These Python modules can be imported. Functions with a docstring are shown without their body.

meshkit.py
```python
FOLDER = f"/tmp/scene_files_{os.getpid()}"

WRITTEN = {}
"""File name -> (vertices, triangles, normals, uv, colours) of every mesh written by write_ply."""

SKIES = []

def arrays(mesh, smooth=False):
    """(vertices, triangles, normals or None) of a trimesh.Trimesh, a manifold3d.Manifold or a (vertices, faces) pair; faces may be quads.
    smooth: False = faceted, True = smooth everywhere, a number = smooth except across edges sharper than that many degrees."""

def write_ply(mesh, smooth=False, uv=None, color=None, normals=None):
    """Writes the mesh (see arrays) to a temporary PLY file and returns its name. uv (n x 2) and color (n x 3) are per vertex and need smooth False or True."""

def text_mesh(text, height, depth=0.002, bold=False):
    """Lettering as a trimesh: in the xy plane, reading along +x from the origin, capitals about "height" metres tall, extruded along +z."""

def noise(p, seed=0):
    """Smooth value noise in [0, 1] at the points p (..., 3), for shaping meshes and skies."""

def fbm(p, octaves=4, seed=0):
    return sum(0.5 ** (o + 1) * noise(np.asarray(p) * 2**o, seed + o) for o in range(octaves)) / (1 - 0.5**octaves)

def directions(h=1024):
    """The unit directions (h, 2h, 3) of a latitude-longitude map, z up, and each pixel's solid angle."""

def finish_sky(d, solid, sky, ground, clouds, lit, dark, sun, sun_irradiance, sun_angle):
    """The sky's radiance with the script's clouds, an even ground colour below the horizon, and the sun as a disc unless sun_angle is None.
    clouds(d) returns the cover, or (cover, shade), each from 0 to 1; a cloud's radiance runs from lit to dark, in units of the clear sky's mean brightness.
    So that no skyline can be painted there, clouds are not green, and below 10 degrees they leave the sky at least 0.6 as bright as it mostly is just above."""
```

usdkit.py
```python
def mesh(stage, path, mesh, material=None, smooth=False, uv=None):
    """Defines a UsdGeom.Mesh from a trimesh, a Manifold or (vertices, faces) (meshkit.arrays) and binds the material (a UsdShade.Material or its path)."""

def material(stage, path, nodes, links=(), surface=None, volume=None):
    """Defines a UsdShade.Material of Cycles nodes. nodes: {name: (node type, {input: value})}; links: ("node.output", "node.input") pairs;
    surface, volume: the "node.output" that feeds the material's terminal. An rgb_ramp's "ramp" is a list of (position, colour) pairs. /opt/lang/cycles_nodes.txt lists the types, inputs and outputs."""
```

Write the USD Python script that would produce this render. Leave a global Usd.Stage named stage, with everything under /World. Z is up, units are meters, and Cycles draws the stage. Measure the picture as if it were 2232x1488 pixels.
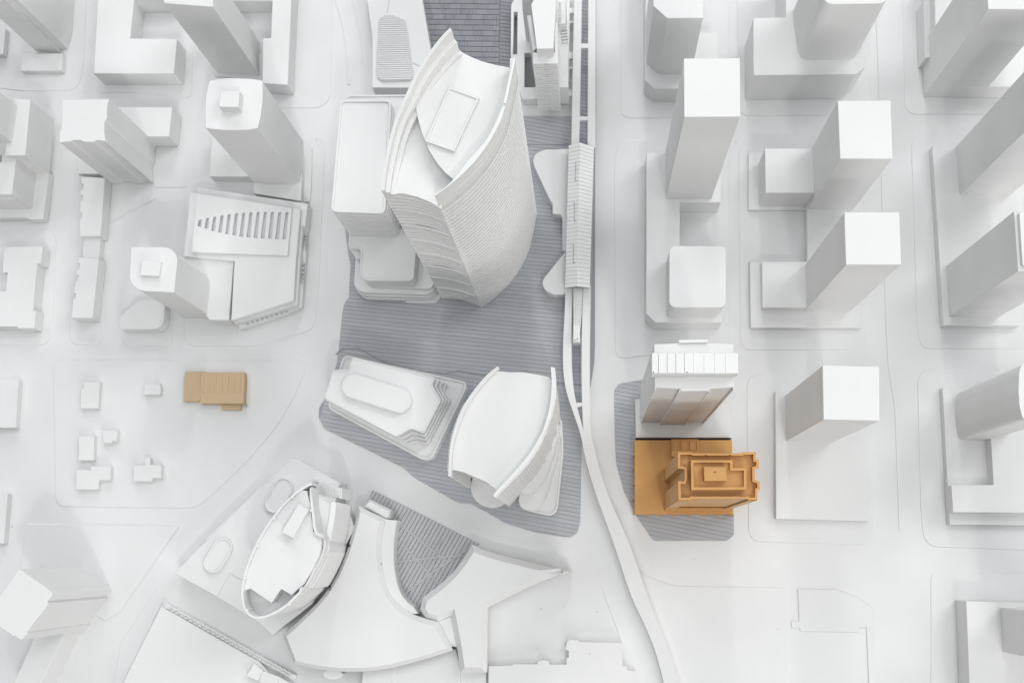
import math, random
import numpy as np
import trimesh, mapbox_earcut, usdkit
from shapely.geometry import Polygon, LineString, Point, box
from shapely import affinity
from pxr import Usd, UsdGeom, UsdLux, UsdShade, Gf, Sdf

random.seed(7)
stage = Usd.Stage.CreateInMemory()
UsdGeom.Xform.Define(stage, '/World')

# ------------------------------------------------------------------ camera
# Solved from the model's vertical edges and street grid: 2232 x 1488 picture, focal length 2622 px, 2.6 m above the base board.
FPX, CAMH = 2622.44, 2.6
RIGHT = np.array([0.99808015, 0.01377246, -0.06038493])
DOWN = np.array([0.00296717, -0.98447606, -0.17549381])
FWD = np.array([-0.0618645, 0.17497771, -0.98262688])
FWD = FWD / np.linalg.norm(FWD); RIGHT = RIGHT - FWD * (RIGHT @ FWD); RIGHT /= np.linalg.norm(RIGHT); DOWN = np.cross(FWD, RIGHT)
cam = UsdGeom.Camera.Define(stage, '/World/camera')
m4x = Gf.Matrix4d(*[float(x) for x in (*RIGHT, 0, *(-DOWN), 0, *(-FWD), 0, 0, 0, CAMH, 1)])
cam.AddTransformOp().Set(m4x)
cam.CreateHorizontalApertureAttr(36.0)
cam.CreateVerticalApertureAttr(24.0)
cam.CreateFocalLengthAttr(36.0 * FPX / 2232)
cam.CreateClippingRangeAttr(Gf.Vec2f(0.05, 50))
cam.CreateFStopAttr(4.5)
cam.CreateFocusDistanceAttr(2.05)
cam.CreateExposureAttr(-0.17)

# ------------------------------------------------------------------ lamps of the exhibition room, plus an added fill panel
def rect(name, loc, target, w, h, power, color):
    l = UsdLux.RectLight.Define(stage, '/World/' + name)
    z = np.array(loc, float) - np.array(target, float); z /= np.linalg.norm(z)
    x = np.cross([0, 1, 0] if abs(z[1]) < .9 else [1, 0, 0], z); x /= np.linalg.norm(x); y = np.cross(z, x)
    l.AddTransformOp().Set(Gf.Matrix4d(*[float(v) for v in (*x, 0, *y, 0, *z, 0, *loc, 1)]))
    l.CreateWidthAttr(w); l.CreateHeightAttr(h); l.CreateIntensityAttr(power); l.CreateColorAttr(Gf.Vec3f(*color))
    return l
rect('ceiling_lamp', (-0.5, 0.8, 8.0), (-0.2, 0.5, 0), 10.0, 9.0, 1.75, (0.95, 0.98, 1.0))
rect('east_lamp', (5.2, 4.4, 6.6), (0, 0.3, 0), 4.4, 3.6, 6.0, (0.98, 0.99, 1.0))
rect('north_window', (-2.0, 8.0, 3.8), (-0.2, 0.3, 0), 7.0, 3.6, 4.2, (0.97, 0.985, 1.0))
rect('south_window', (3.6, -6.8, 3.6), (0.2, 0.3, 0), 6.0, 3.8, 5.0, (1.0, 0.988, 0.968))
rect('east_window', (8.0, -0.5, 2.4), (0, 0.3, 0), 5.0, 2.6, 3.2, (1.0, 0.99, 0.975))
rect('west_fill', (-7.5, 0.8, 3.4), (0, 0.3, 0), 5.0, 3.2, 1.7, (0.92, 0.965, 1.0))  # added fill panel standing in for soft bounce off the room walls
rect('south_spot', (1.2, -4.0, 7.2), (0.3, 0.3, 0), 0.4, 0.4, 180.0, (1.0, 0.985, 0.96))
rect('north_spot', (0.2, 7.6, 6.6), (0.1, 0.3, 0), 0.4, 0.4, 170.0, (1.0, 0.99, 0.975))

# ------------------------------------------------------------------ materials
def paint(name, col, rough=0.55, fine=0.0004, tone=0.03, dust=0.0):
    lo = tuple(max(0, c * (1 - tone)) for c in col); hi = tuple(min(1, c * (1 + tone * .4)) for c in col)
    return usdkit.material(stage, '/World/Looks/' + name, {
        'co': ('texture_coordinate', {}),
        'n': ('noise_texture', {'scale': 7.0, 'detail': 5.0}),
        'r': ('rgb_ramp', {'ramp': [(0.3, lo), (0.7, hi)]}),
        'g': ('noise_texture', {'scale': 900.0, 'detail': 2.0}),
        'b': ('bump', {'strength': 0.25, 'distance': fine}),
        'p': ('principled_bsdf', {'roughness': rough, 'specular_ior_level': 0.35}),
    }, [('co.object', 'n.vector'), ('co.object', 'g.vector'), ('n.fac', 'r.fac'), ('r.color', 'p.base_color'), ('g.fac', 'b.height'), ('b.normal', 'p.normal')], surface='p.BSDF')
WHITE = paint('white_paint', (0.74, 0.742, 0.738))
BOARD = paint('white_board', (0.725, 0.728, 0.728), rough=0.5)
BRIGHT = paint('fresh_white_paint', (0.765, 0.765, 0.757))
GREYS = [paint('grey_paving_a', (0.435, 0.45, 0.477), tone=.06), paint('grey_paving_b', (0.45, 0.465, 0.49), tone=.06), paint('grey_paving_c', (0.42, 0.434, 0.462), tone=.06)]
COURTSLAT = paint('court_slat', (0.52, 0.528, 0.535))
JOINT = paint('dark_joint', (0.315, 0.327, 0.352))
GUTTER = paint('pale_grey_joint', (0.5, 0.505, 0.51))
BLACKJOINT = paint('slate_joint', (0.1, 0.105, 0.125))
SLATE = [paint('slate_a', (0.255, 0.262, 0.285), tone=.06), paint('slate_b', (0.24, 0.247, 0.27), tone=.06), paint('slate_c', (0.27, 0.278, 0.30), tone=.06)]
DARK = paint('dark_fill', (0.03, 0.03, 0.035))
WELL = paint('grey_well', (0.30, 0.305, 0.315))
PALEBLUE = paint('pale_blue_panel', (0.72, 0.76, 0.79))
AMBER = paint('amber_resin', (0.59, 0.315, 0.108), rough=.5, tone=.05)
TAN = paint('tan_card', (0.595, 0.435, 0.275), rough=.6, tone=.04)

# ------------------------------------------------------------------ measuring: a point seen at (px, py) of the photograph that lies at height z
def at(px, py, z=0.0):
    d = FWD + RIGHT * ((px - 1116) / FPX) + DOWN * ((py - 744) / FPX)
    t = (z - CAMH) / d[2]
    return np.array([0, 0, CAMH]) + t * d
def W(pts, z): return [tuple(at(x, y, z)[:2]) for x, y in pts]
def view(x0, y0, s): return lambda *p: [(x0 + p[i] * s, y0 + p[i + 1] * s) for i in range(0, len(p), 2)]
A = .26884
t1, t2, t3, t4, t5, t6 = (view(x, 0, A) for x in (0, 400, 700, 1100, 1400, 1800))
m1, m2, m3, m4, m5, m6 = (view(x, 350, A) for x in (0, 350, 700, 1100, 1400, 1800))
n1, n2, n3 = view(0, 720, A), view(680, 700, A), view(1200, 700, A)
n4, n5, n6 = view(1300, 900, .20163), view(1600, 720, .30239), view(380, 800, .13442)
b1, b2, b3, b4, b5, b6 = view(0, 1080, .27424), view(370, 980, A), view(700, 1040, .30108), view(1100, 1080, .27424), view(1600, 1080, .28315), view(240, 1280, .2509)
c1, c2, c3, c4, c5, c6, c7 = view(1080, 0, .17467), view(820, 50, .18819), view(820, 330, .24194), view(960, 780, .23529), view(500, 1030, .22848), view(700, 490, .13442), view(390, 400, .22175)

# ------------------------------------------------------------------ mesh helpers (metres)
def ccw(p):
    p = [tuple(map(float, q)) for q in p]
    a = sum(p[i - 1][0] * p[i][1] - p[i][0] * p[i - 1][1] for i in range(len(p)))
    return p if a > 0 else p[::-1]
def inset(p, d):
    p = np.asarray(p, float); a = p - np.roll(p, 1, 0); b = np.roll(p, -1, 0) - p
    a /= np.maximum(np.linalg.norm(a, axis=1, keepdims=True), 1e-9); b /= np.maximum(np.linalg.norm(b, axis=1, keepdims=True), 1e-9)
    n1 = np.stack([-a[:, 1], a[:, 0]], 1); n2 = np.stack([-b[:, 1], b[:, 0]], 1)
    return p + (n1 + n2) / np.maximum(1 + (n1 * n2).sum(1, keepdims=True), .35) * d
def fillet(p, r, n=5):
    p = [np.array(q) for q in ccw(p)]; out = []
    for i, q in enumerate(p):
        rr = r[i % len(r)] if isinstance(r, (list, tuple)) else r
        a, b = p[i - 1] - q, p[(i + 1) % len(p)] - q; la, lb = np.linalg.norm(a), np.linalg.norm(b)
        t = min(rr, .46 * la, .46 * lb)
        if t < 1e-5: out.append(q); continue
        s, e = q + a / la * t, q + b / lb * t
        for k in range(n + 1):
            u = k / n
            # blend between a bezier and the corner's arc
            out.append((1 - u) ** 2 * s + 2 * u * (1 - u) * (q * .93 + (s + e) / 2 * .07) + u * u * e)
    return [tuple(q) for q in out]
def cap(rings, z, up=True):
    v = np.vstack(rings); ends = np.cumsum([len(r) for r in rings]).astype(np.uint32)
    f = mapbox_earcut.triangulate_float64(np.ascontiguousarray(v, dtype=np.float64), ends).reshape(-1, 3).astype(int)
    q = v[f]; s = (q[:, 1, 0] - q[:, 0, 0]) * (q[:, 2, 1] - q[:, 0, 1]) - (q[:, 1, 1] - q[:, 0, 1]) * (q[:, 2, 0] - q[:, 0, 0])
    f = f[np.abs(s) > 1e-12]; s = s[np.abs(s) > 1e-12]
    flip = (s < 0) if up else (s > 0); f[flip] = f[flip][:, ::-1]
    zz = np.full(len(v), z) if np.ndim(z) == 0 else np.asarray(z)
    return np.column_stack([v, zz]), f
def join(ms):
    v, f, n = [], [], 0
    for a, b in ms: v.append(np.asarray(a, float)); f.append(np.asarray(b, int) + n); n += len(a)
    return np.vstack(v), np.vstack(f)
def walls(lo, zl, hi, zh):
    n = len(lo); v = np.vstack([np.column_stack([lo, np.broadcast_to(zl, n)]), np.column_stack([hi, np.broadcast_to(zh, n)])])
    i = np.arange(n); j = (i + 1) % n
    return v, np.vstack([np.stack([i, j, j + n], 1), np.stack([i, j + n, i + n], 1)])
def prism(poly, z0, z1, ch=0.0008, r=0, slope=None):
    """A closed block over a plan outline, its top edge chamfered by ch; slope = wider bevel (inset, drop)."""
    if hasattr(poly, 'geoms'): return join([prism(g, z0, z1, ch, 0, slope) for g in polys(poly)])
    if isinstance(poly, Polygon):
        ext = ccw(list(poly.exterior.coords)[:-1]); holes = [ccw(list(h.coords)[:-1])[::-1] for h in poly.interiors]
    else: ext, holes = (fillet(poly, r) if r else ccw(poly)), []
    rings = [np.array(ext)] + [np.array(h) for h in holes]
    di, dz = slope if slope else (ch, ch)
    tops = [inset(q, di) for q in rings] if di else rings
    ms = [cap(tops, z1), cap(rings, z0, False)]
    for q, t in zip(rings, tops):
        ms.append(walls(q, z0, q, z1 - dz))
        if di: ms.append(walls(q, z1 - dz, t, z1))
    return join(ms)
def rimmed(poly, z0, z1, w=.004, h=.003, r=0):
    """A block with a raised lip round its roof."""
    p = np.array(fillet(poly, r) if r else ccw(poly))
    inn = inset(p, w); o2 = inset(p, .0008); i2 = inset(p, w - .0008)
    return join([cap([p], z0, False), walls(p, z0, p, z1 + h - .0008), walls(p, z1 + h - .0008, o2, z1 + h), walls(o2, z1 + h, i2, z1 + h), walls(i2, z1 + h, inn, z1 + h - .0008), walls(inn, z1 + h - .0008, inn, z1), cap([inn], z1)])
def ribbon(p, w, closed=False):
    """Plan outline of a strip of width w along a line."""
    return LineString(p).buffer(w / 2, cap_style=2, join_style=1)
def wall(outer, inner, z0, zt):
    """A wall between two plan lines with the same number of points, its top at zt (may vary), ends closed."""
    o, i = np.array(outer), np.array(inner); n = len(o); zt = np.broadcast_to(zt, n); zb = np.broadcast_to(z0, n)
    P = lambda q, z: np.column_stack([q, z])
    v = np.vstack([P(o, zb), P(o, zt), P(i, zt), P(i, zb)]); f = []
    for k in range(n - 1):
        for a in range(4):
            b = (a + 1) % 4; f += [[a * n + k, a * n + k + 1, b * n + k + 1], [a * n + k, b * n + k + 1, b * n + k]]
    f += [[0, n, 2 * n], [0, 2 * n, 3 * n], [n - 1, 3 * n - 1, 2 * n - 1], [n - 1, 4 * n - 1, 3 * n - 1]]
    m = trimesh.Trimesh(v, f, process=False); m.fix_normals(); return np.array(m.vertices), np.array(m.faces)
def spline(p, n):
    from scipy.interpolate import CubicSpline
    p = np.array(p, float); s = np.r_[0, np.cumsum(np.linalg.norm(np.diff(p, axis=0), axis=1))]
    q = CubicSpline(s, p)(np.linspace(0, s[-1], n)); return q
def polys(g): return [q for q in (g.geoms if hasattr(g, 'geoms') else [g]) if isinstance(q, Polygon) and q.area > 4e-6]
def bands(poly, ang, pitch, gap, first=0.0):
    """Parallel strips of a plan outline."""
    c = poly.centroid; rot = affinity.rotate(poly, -ang, origin=c); x0, y0, x1, y1 = rot.bounds; out = []
    y = math.floor((y0 - c.y) / pitch) * pitch + c.y + first * pitch
    while y < y1:
        for q in polys(rot.intersection(box(x0 - 1, y + gap / 2, x1 + 1, y + pitch - gap / 2))): out.append(affinity.rotate(q.simplify(.0002), ang, origin=c))
        y += pitch
    return out

# ------------------------------------------------------------------ scene tree helpers
USED, BASE = {}, {}
def name_of(parent, name):
    k = f'{parent}/{name}'; n = USED.get(k, -1) + 1; USED[k] = n
    return k if n == 0 else f'{k}_{n:03d}'
def tag(prim, label=None, cat=None, group=None, kind=None):
    for k, v in (('label', label), ('category', cat), ('group', group), ('kind', kind)):
        if v: prim.SetCustomDataByKey(k, v)
def origin(poly, z=0.0):
    p = np.array(poly.exterior.coords if isinstance(poly, Polygon) else poly); c = (p.min(0) + p.max(0)) / 2
    return np.array([c[0], c[1], z])
def thing(name, label, cat, loc, group=None, kind=None):
    path = name_of('/World', name); x = UsdGeom.Xform.Define(stage, path); x.AddTranslateOp().Set(Gf.Vec3d(*map(float, loc)))
    tag(x.GetPrim(), label, cat, group, kind); BASE[path] = np.array(loc, float); return path
def part(parent, name, mesh, mat, smooth=32, label=None, kind=None):
    path = name_of(parent, name); off = BASE[parent]
    v, f = mesh; pr = usdkit.mesh(stage, path, (np.asarray(v) - off, f), mat, smooth=smooth); BASE[path] = off
    tag(pr.GetPrim(), label, kind=kind); return path
def solo(name, mesh, mat, label=None, cat=None, group=None, kind=None, smooth=32):
    path = name_of('/World', name); v = np.asarray(mesh[0]); off = np.r_[(v[:, :2].min(0) + v[:, :2].max(0)) / 2, v[:, 2].min()]
    pr = usdkit.mesh(stage, path, (v - off, mesh[1]), mat, smooth=smooth); pr.AddTranslateOp().Set(Gf.Vec3d(*map(float, off)))
    tag(pr.GetPrim(), label, cat, group, kind); BASE[path] = off; return path
def block(px, z0, z1, r=0, ch=.0008): return prism(W(px, z1), z0, z1, ch, r)

# ================================================================== THE SETTING
solo('ground', prism([(-1.7, -1.2), (1.7, -1.2), (1.7, 1.9), (-1.7, 1.9)], -.02, 0, 0), BOARD, kind='structure')
def pave(px, h=.0015, r=.0, z=0.0, name='pavement', mat=BOARD):
    return solo(name, prism(W(px, 0), z, z + h, .0005, r), mat, kind='structure')
# city blocks, east side
pave([(1352.7, -40), (1352.7, 257.5), (1590, 257.5), (1590, -40)], r=.022)
pave([(1605.6, -40), (1612, 253), (1895, 253), (1895, -40)], r=.022)
pave([(1350, 306), (1339, 350), (1341, 783), (1418, 773), (1590, 773), (1590, 306)], r=.024)
pave([(1610, 318), (1614, 763), (1890, 762), (1884, 318)], r=.024)
pave([(1985.5, 294), (1999, 720), (2008, 760), (2300, 760), (2300, 294)], r=.03)
pave([(1966.7, -40), (1972, 250), (2300, 250), (2300, -40)], r=.028)
pave([(1999, 807), (2006.7, 1113), (2014, 1190), (2300, 1201), (2300, 807)], r=.03)
pave([(1627.8, 816), (1632, 1180), (1905, 1187), (1898, 816)], r=.028)
pave([(2029, 1249), (2029, 1540), (2300, 1540), (2300, 1249)], r=.012)
pave([(1396, 1244), (1420, 1260), (1456, 1272), (1480, 1277), (1713, 1281), (1719, 1540), (1455, 1540)], .0014)
pave([(1738.7, 1284), (1820, 1284), (1872, 1303), (1905, 1327), (1908, 1540), (1896, 1540), (1888, 1366.6), (1871.8, 1366.6), (1869, 1377), (1743.6, 1375), (1743, 1367.4), (1725.4, 1366.6), (1724.6, 1353), (1741.6, 1353)], .0026)
# west side
pave([(205, -40), (209, 188), (216, 203), (314, 203), (376, 212), (403, 215), (418, 210), (419, 161), (425, -40)], r=.012)
pave([(-60, 186), (54, 199), (172, 198), (185, 120), (190, -40), (-60, -40)], r=.03)
pave([(470, -40), (724, -40), (724, 126), (719, 236), (600, 236), (470, 236)], r=.04)
pave([(403, 640), (403, 755), (560, 754), (687, 718), (697, 587), (706, 390), (712, 300), (610, 300), (403, 410)], r=.026)
pave([(-60, 500), (-60, 752), (111, 753), (118, 640), (125, 500)], r=.03)
pave([(153, 520), (153, 750), (220, 753), (226, 600), (240, 400), (165, 380)], r=.018)
pave([(264, 640), (264, 752), (376, 755), (378, 640)], r=.02)
pave([(118, 785), (122, 1103), (427, 1107), (470, 1072), (547, 996), (600, 934), (635, 877), (660, 825), (672, 785)], .0016, r=.02)
pave([(60, 1141.7), (391, 1146.5), (288, 1294), (262, 1332), (230, 1352), (45, 1240)], .0026, r=.004)
pave([(343, 1283), (263, 1401), (241, 1540), (270, 1540), (300, 1430), (360, 1300)], .0014)
# kerb lines
def kerb(px, w=.0024, h=.0016): return solo('kerb', prism(ribbon(W(px, 0), w), 0, h, .0003), BOARD, kind='structure')
kerb([(1909, -20), (1911, 54), (1917, 215), (1922, 376), (1925, 520), (1934, 748), (1937, 800), (1943, 840), (1951, 889), (1954, 960), (1961, 1158)])
kerb([(240.6, 487), (340, 432)]); kerb([(341, 408), (403, 407)])
kerb([(727, -10), (740, 30), (750, 70), (756, 130), (758, 184), (763, 184), (764, 160)])
kerb([(765, -10), (778, 45), (786, 94), (788, 140)])
kerb([(1312, 1277), (1325, 1315), (1345, 1365), (1356, 1398)])

# ---- paved squares of grey strips
def paved(px, zones, ang, pitch, gap, name, mats, top=.0018, base=.0012):
    poly = Polygon(ccw(W(px, 0))).buffer(0).buffer(-.012).buffer(.012, quad_segs=6)
    t = thing(name, None, None, origin(poly), kind='structure')
    for q in polys(poly): part(t, 'joint_bed', prism(q, 0.0002, base, 0), JOINT)
    for z, a in zip(zones, ang):
        zp = poly if z is None else poly.intersection(Polygon(ccw(W(z, 0))).buffer(0))
        for q in polys(zp):
            for s in bands(q, a, pitch, gap): part(t, 'paving_strip', prism(s, base, top, 0), random.choice(mats), smooth=False)
    return t, poly
MAIN = [(752, 254), (1297, 254), (1297, 750), (1295.5, 790), (1286, 850), (1268, 950), (1266, 1080), (1264.5, 1137), (1259, 1159), (1245, 1170), (1226, 1169), (1168, 1159.5), (1100, 1139), (1094, 1135), (1064, 1117), (1025, 1097), (1001, 1096), (989, 1090), (902, 1040), (881, 1020), (790, 975), (707, 934), (695, 910), (696, 888), (715, 861), (735, 789), (739, 759), (744.5, 700), (748, 672), (752, 660), (761, 648), (762, 620), (764, 578), (758, 543), (752, 500)]
JOINTLINE = [(733, 772), (745, 762), (777, 758), (790, 763), (836, 789), (900, 806), (970, 814), (1000, 808), (1060, 818), (1180, 832), (1240, 838), (1286, 840)]
NORTHLINE = [(740, 312), (1120, 316), (1296, 316)]
paved(MAIN, [[(700, 200), (1400, 200)] + NORTHLINE[::-1], NORTHLINE + JOINTLINE[::-1], JOINTLINE + [(1400, 1300), (600, 1300)]], [-11, -5.5, -9.5], .0088, .0013, 'paved_square', GREYS)
solo('paving_joint', prism(ribbon(W(JOINTLINE, 0), .0026), .001, .0031, .0003), JOINT, kind='structure')
solo('paving_joint', prism(ribbon(W(NORTHLINE, 0), .002), .001, .0031, .0003), JOINT, kind='structure')
paved([(1262, -20), (1299, -20), (1299, 252), (1262, 252)], [None], [-11], .0088, .0013, 'paved_square', GREYS)
EAST = [(1339, 850), (1350, 836), (1420, 824), (1586, 824), (1588, 1110), (1599, 1118), (1600, 1165), (1585, 1178), (1427, 1178), (1419, 1172), (1385, 1120), (1360, 1070), (1343, 1010), (1340, 960)]
paved(EAST, [None], [-10], .0088, .0013, 'paved_square', GREYS)

# dark tiled square at the top
TILED = Polygon(ccw(W([(905, -20), (1125, -20), (1125, 190), (945, 190), (939, 108)], 0)))
tq = thing('tiled_square', None, None, origin(TILED), kind='structure')
part(tq, 'joint_bed', prism(TILED, .0002, .0012, 0), BLACKJOINT)
xr = at(1089, 60)[0]
left = TILED.intersection(box(-9, -9, xr, 9)); right = TILED.intersection(box(xr + .0006, -9, 9, 9))
for s in bands(right, -8, .0088, .0012): part(tq, 'paving_strip', prism(s, .0012, .0022, 0), random.choice(SLATE), smooth=False)
ntile = 0
for row in bands(left, -1.5, .0131, .0008):
    x0, y0, x1, y1 = row.bounds; x = x0
    while x < x1 and ntile < 298:
        w = random.choice([.0045, .0045, .0045, .0075, .0075, .018, .026, .034]) if (x - x0) / (x1 - x0) > .25 or random.random() < .3 else .026
        for q in polys(row.intersection(box(x, y0 - .1, min(x + w, x1), y1 + .1)).buffer(-.00035, join_style=2)):
            part(tq, 'tile', prism(q, .0012, .0022 + random.uniform(0, .0002), 0), random.choice(SLATE), smooth=False); ntile += 1
        x += w

# ---- sunken court of slats, lower middle
COURT = b3(375, 92, 1150, 482, 1100, 500, 900, 800, 740, 960, 690, 975, 560, 880, 480, 600, 480, 330, 330, 190)
cp = Polygon(ccw(W(COURT, 0))).buffer(0)
ct = thing('slatted_court', None, None, origin(cp), kind='structure')
part(ct, 'joint_bed', prism(cp, .0002, .0012, 0), JOINT)
for s in bands(cp, 61, .0085, .0019): part(ct, 'paving_strip', prism(s, .0012, .0024, .0003), COURTSLAT, smooth=False)
for k, q in enumerate(((545, 310, 650, 400, 920, 615), (600, 490, 850, 770), (540, 612, 860, 575, 1030, 565), (600, 850, 800, 690, 1060, 520), (800, 700, 870, 450))):
    part(ct, 'path_bar', prism(ribbon(W(b3(*q), 0), .004 if k < 4 else .0016), .0012, .0036 + k * .0002, .0004), COURTSLAT)

# ================================================================== EAST SIDE: plain tower blocks
cat = 'model building'
def tower(name, label, px, z0, z1, r=.0015, mat=WHITE, smooth=32, ch=.0009):
    p = W(px, z1); t = thing(name, label, cat, origin(p, z0)); part(t, 'body', prism(p, z0, z1, ch, r), mat, smooth=smooth); return t

t = thing('chamfered_podium', 'long low white podium with cut corner carrying a square tower and a rounded block', cat, origin(W([(1409, 333), (1573, 702)], .08)))
part(t, 'body', block([(1409, 333), (1408.6, 683), (1429.3, 702.7), (1573.2, 702.7), (1575, 560), (1481.7, 560), (1481.7, 441.4), (1571, 441.4), (1571.8, 333)], .0026, .0805), WHITE)
tower('square_tower', 'tallest plain square white tower just right of the viaduct, beside a rounded low block', [(1490.3, 127.6), (1612.5, 126.8), (1614, 254.8), (1491.2, 255.2)], .0805, .5755)
tower('rounded_block', 'short white block with round cornered roof in front of the tallest square tower', [(1458.9, 536), (1582.6, 536), (1582, 670), (1458.9, 670)], .0805, .1885, r=.014)

t = thing('stepped_block', 'low white L shaped plinth with boxes under the two square towers near the right', cat, origin(W([(1630, 330), (1885, 716)], 0)))
part(t, 'plinth', block([(1632, 336), (1631.5, 457.5), (1760, 457.5), (1760, 330), (1636, 330)], .0026, .0125), WHITE)
part(t, 'wing', block([(1758.5, 440), (1760, 574), (1880, 574), (1880, 440)], .0026, .031), WHITE)
part(t, 'lower_plinth', block([(1634.5, 570), (1636.6, 714.3), (1878.5, 714.3), (1876, 570)], .0026, .0195), WHITE)
part(t, 'low_box', block([(1667.3, 324), (1775, 324), (1775, 420.4), (1668.8, 420.4)], .0125, .1125), WHITE)
part(t, 'low_box', block([(1661, 570.5), (1770, 570.5), (1770, 670.4), (1662.5, 670.4)], .0195, .0445), WHITE)
tower('square_tower', 'middle square white tower standing behind another on the L shaped plinth', [(1826, 219.9), (1941.6, 219), (1945.7, 346.3), (1831.4, 346.3)], .031, .372)
tower('square_tower', 'square white tower at the front of the L shaped plinth, above the street crossing', [(1840.3, 462.5), (1960.5, 462.5), (1964.5, 577), (1844, 577)], .0195, .440)
t = thing('wide_podium', 'wide flat white slab in front of the single square tower right of the orange building', cat, origin(W([(1690, 853), (1893, 1135)], 0)))
part(t, 'body', block([(1690.2, 853), (1892, 855), (1893.5, 1135), (1691.6, 1130)], .0026, .0225), WHITE)
tower('square_tower', 'brightest square white tower on the wide slab right of the orange building', [(1792.9, 795.6), (1916.6, 798.6), (1917.5, 917), (1795, 914)], .0225, .4325)

t = thing('chamfered_podium', 'low white podium with cut corner under the chamfered tower at the top edge', cat, origin(W([(1406, -40), (1565, 190)], 0)))
part(t, 'body', block([(1407, -60), (1520, -60), (1520, 71), (1565, 71), (1565, 194), (1426.6, 194), (1406.5, 176)], .0026, .0775), WHITE)
tower('chamfered_tower', 'white tower with one cut corner behind the tallest square tower, cut by the top edge', [(1423, -95), (1424, 13.5), (1454.3, 40.3), (1532.8, 39.6), (1536, -95)], .0775, .359)
t = thing('corner_podium', 'deep white podium with cut corner under the round cornered tower at the top', cat, origin(W([(1643, -40), (1887, 164)], 0)))
part(t, 'body', block([(1642, 39.8), (1713, 38.5), (1713, -90), (1890, -90), (1887, 143.8), (1866.6, 162), (1643, 164.6)], .0026, .1425, r=.003), WHITE)
tower('rounded_tower', 'white tower with rounded corners on the deep podium, cut by the top edge', [(1776, -120), (1942, -120), (1936, 8), (1795, 10)], .1425, .407, r=.02)
t = thing('terraced_block', 'low white ledges and annex around the tall tower in the top right corner', cat, origin(W([(2010, -40), (2220, 150)], 0)))
part(t, 'ledge', block([(2013, 1), (2016.5, 126.3), (2060, 126.3), (2110, 1)], .0026, .059), WHITE)
part(t, 'annex', block([(2036.7, -60), (2039.5, 110), (2110, 110), (2150, -60)], .0026, .095), WHITE)
part(t, 'low_box', block([(2060, 60), (2240, 60), (2226, 189.5), (2085, 189.5)], .0026, .066), WHITE)
tower('square_tower', 'tall white tower in the top right corner with only a sliver of roof in view', [(2148, -110), (2153.8, 20.3), (2300, 21.5), (2300, -110)], .0026, .441)
t = thing('long_podium', 'long narrow white slab under two tall towers at the right edge', cat, origin(W([(2031, 318), (2250, 710)], 0)))
part(t, 'body', block([(2032.5, 318.6), (2056.7, 709), (2225, 709), (2230, 430), (2300, 318.6)], .0026, .0285), WHITE)
B0 = [at(*q, .0285) for q in ((2091.7, 425), (2083.6, 321), (2203, 425))]
fp = [B0[0][:2], B0[2][:2], B0[2][:2] + (B0[1] - B0[0])[:2], B0[1][:2]]
t = thing('square_tower', 'tall white tower at the right edge, roof cut off, behind the parapet tower', cat, origin(fp, .0285))
part(t, 'body', prism([tuple(q) for q in fp], .0285, .47), WHITE)
RP = [(2209.9, 460), (2219.4, 590.8), (2350, 592), (2343, 460)]
t = tower('parapet_tower', 'white tower with sunken gutter round its roof cut by the right edge', RP, .0285, .445)
part(t, 'roof_slab', block([(2221.5, 462), (2229, 579.5), (2340, 580), (2333, 462)], .445, .456, r=.004), WHITE)
t = thing('courtyard_block', 'low white slab with a raised L shaped wing and open court at the right edge', cat, origin(W([(2054, 845), (2240, 1142)], 0)))
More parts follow.
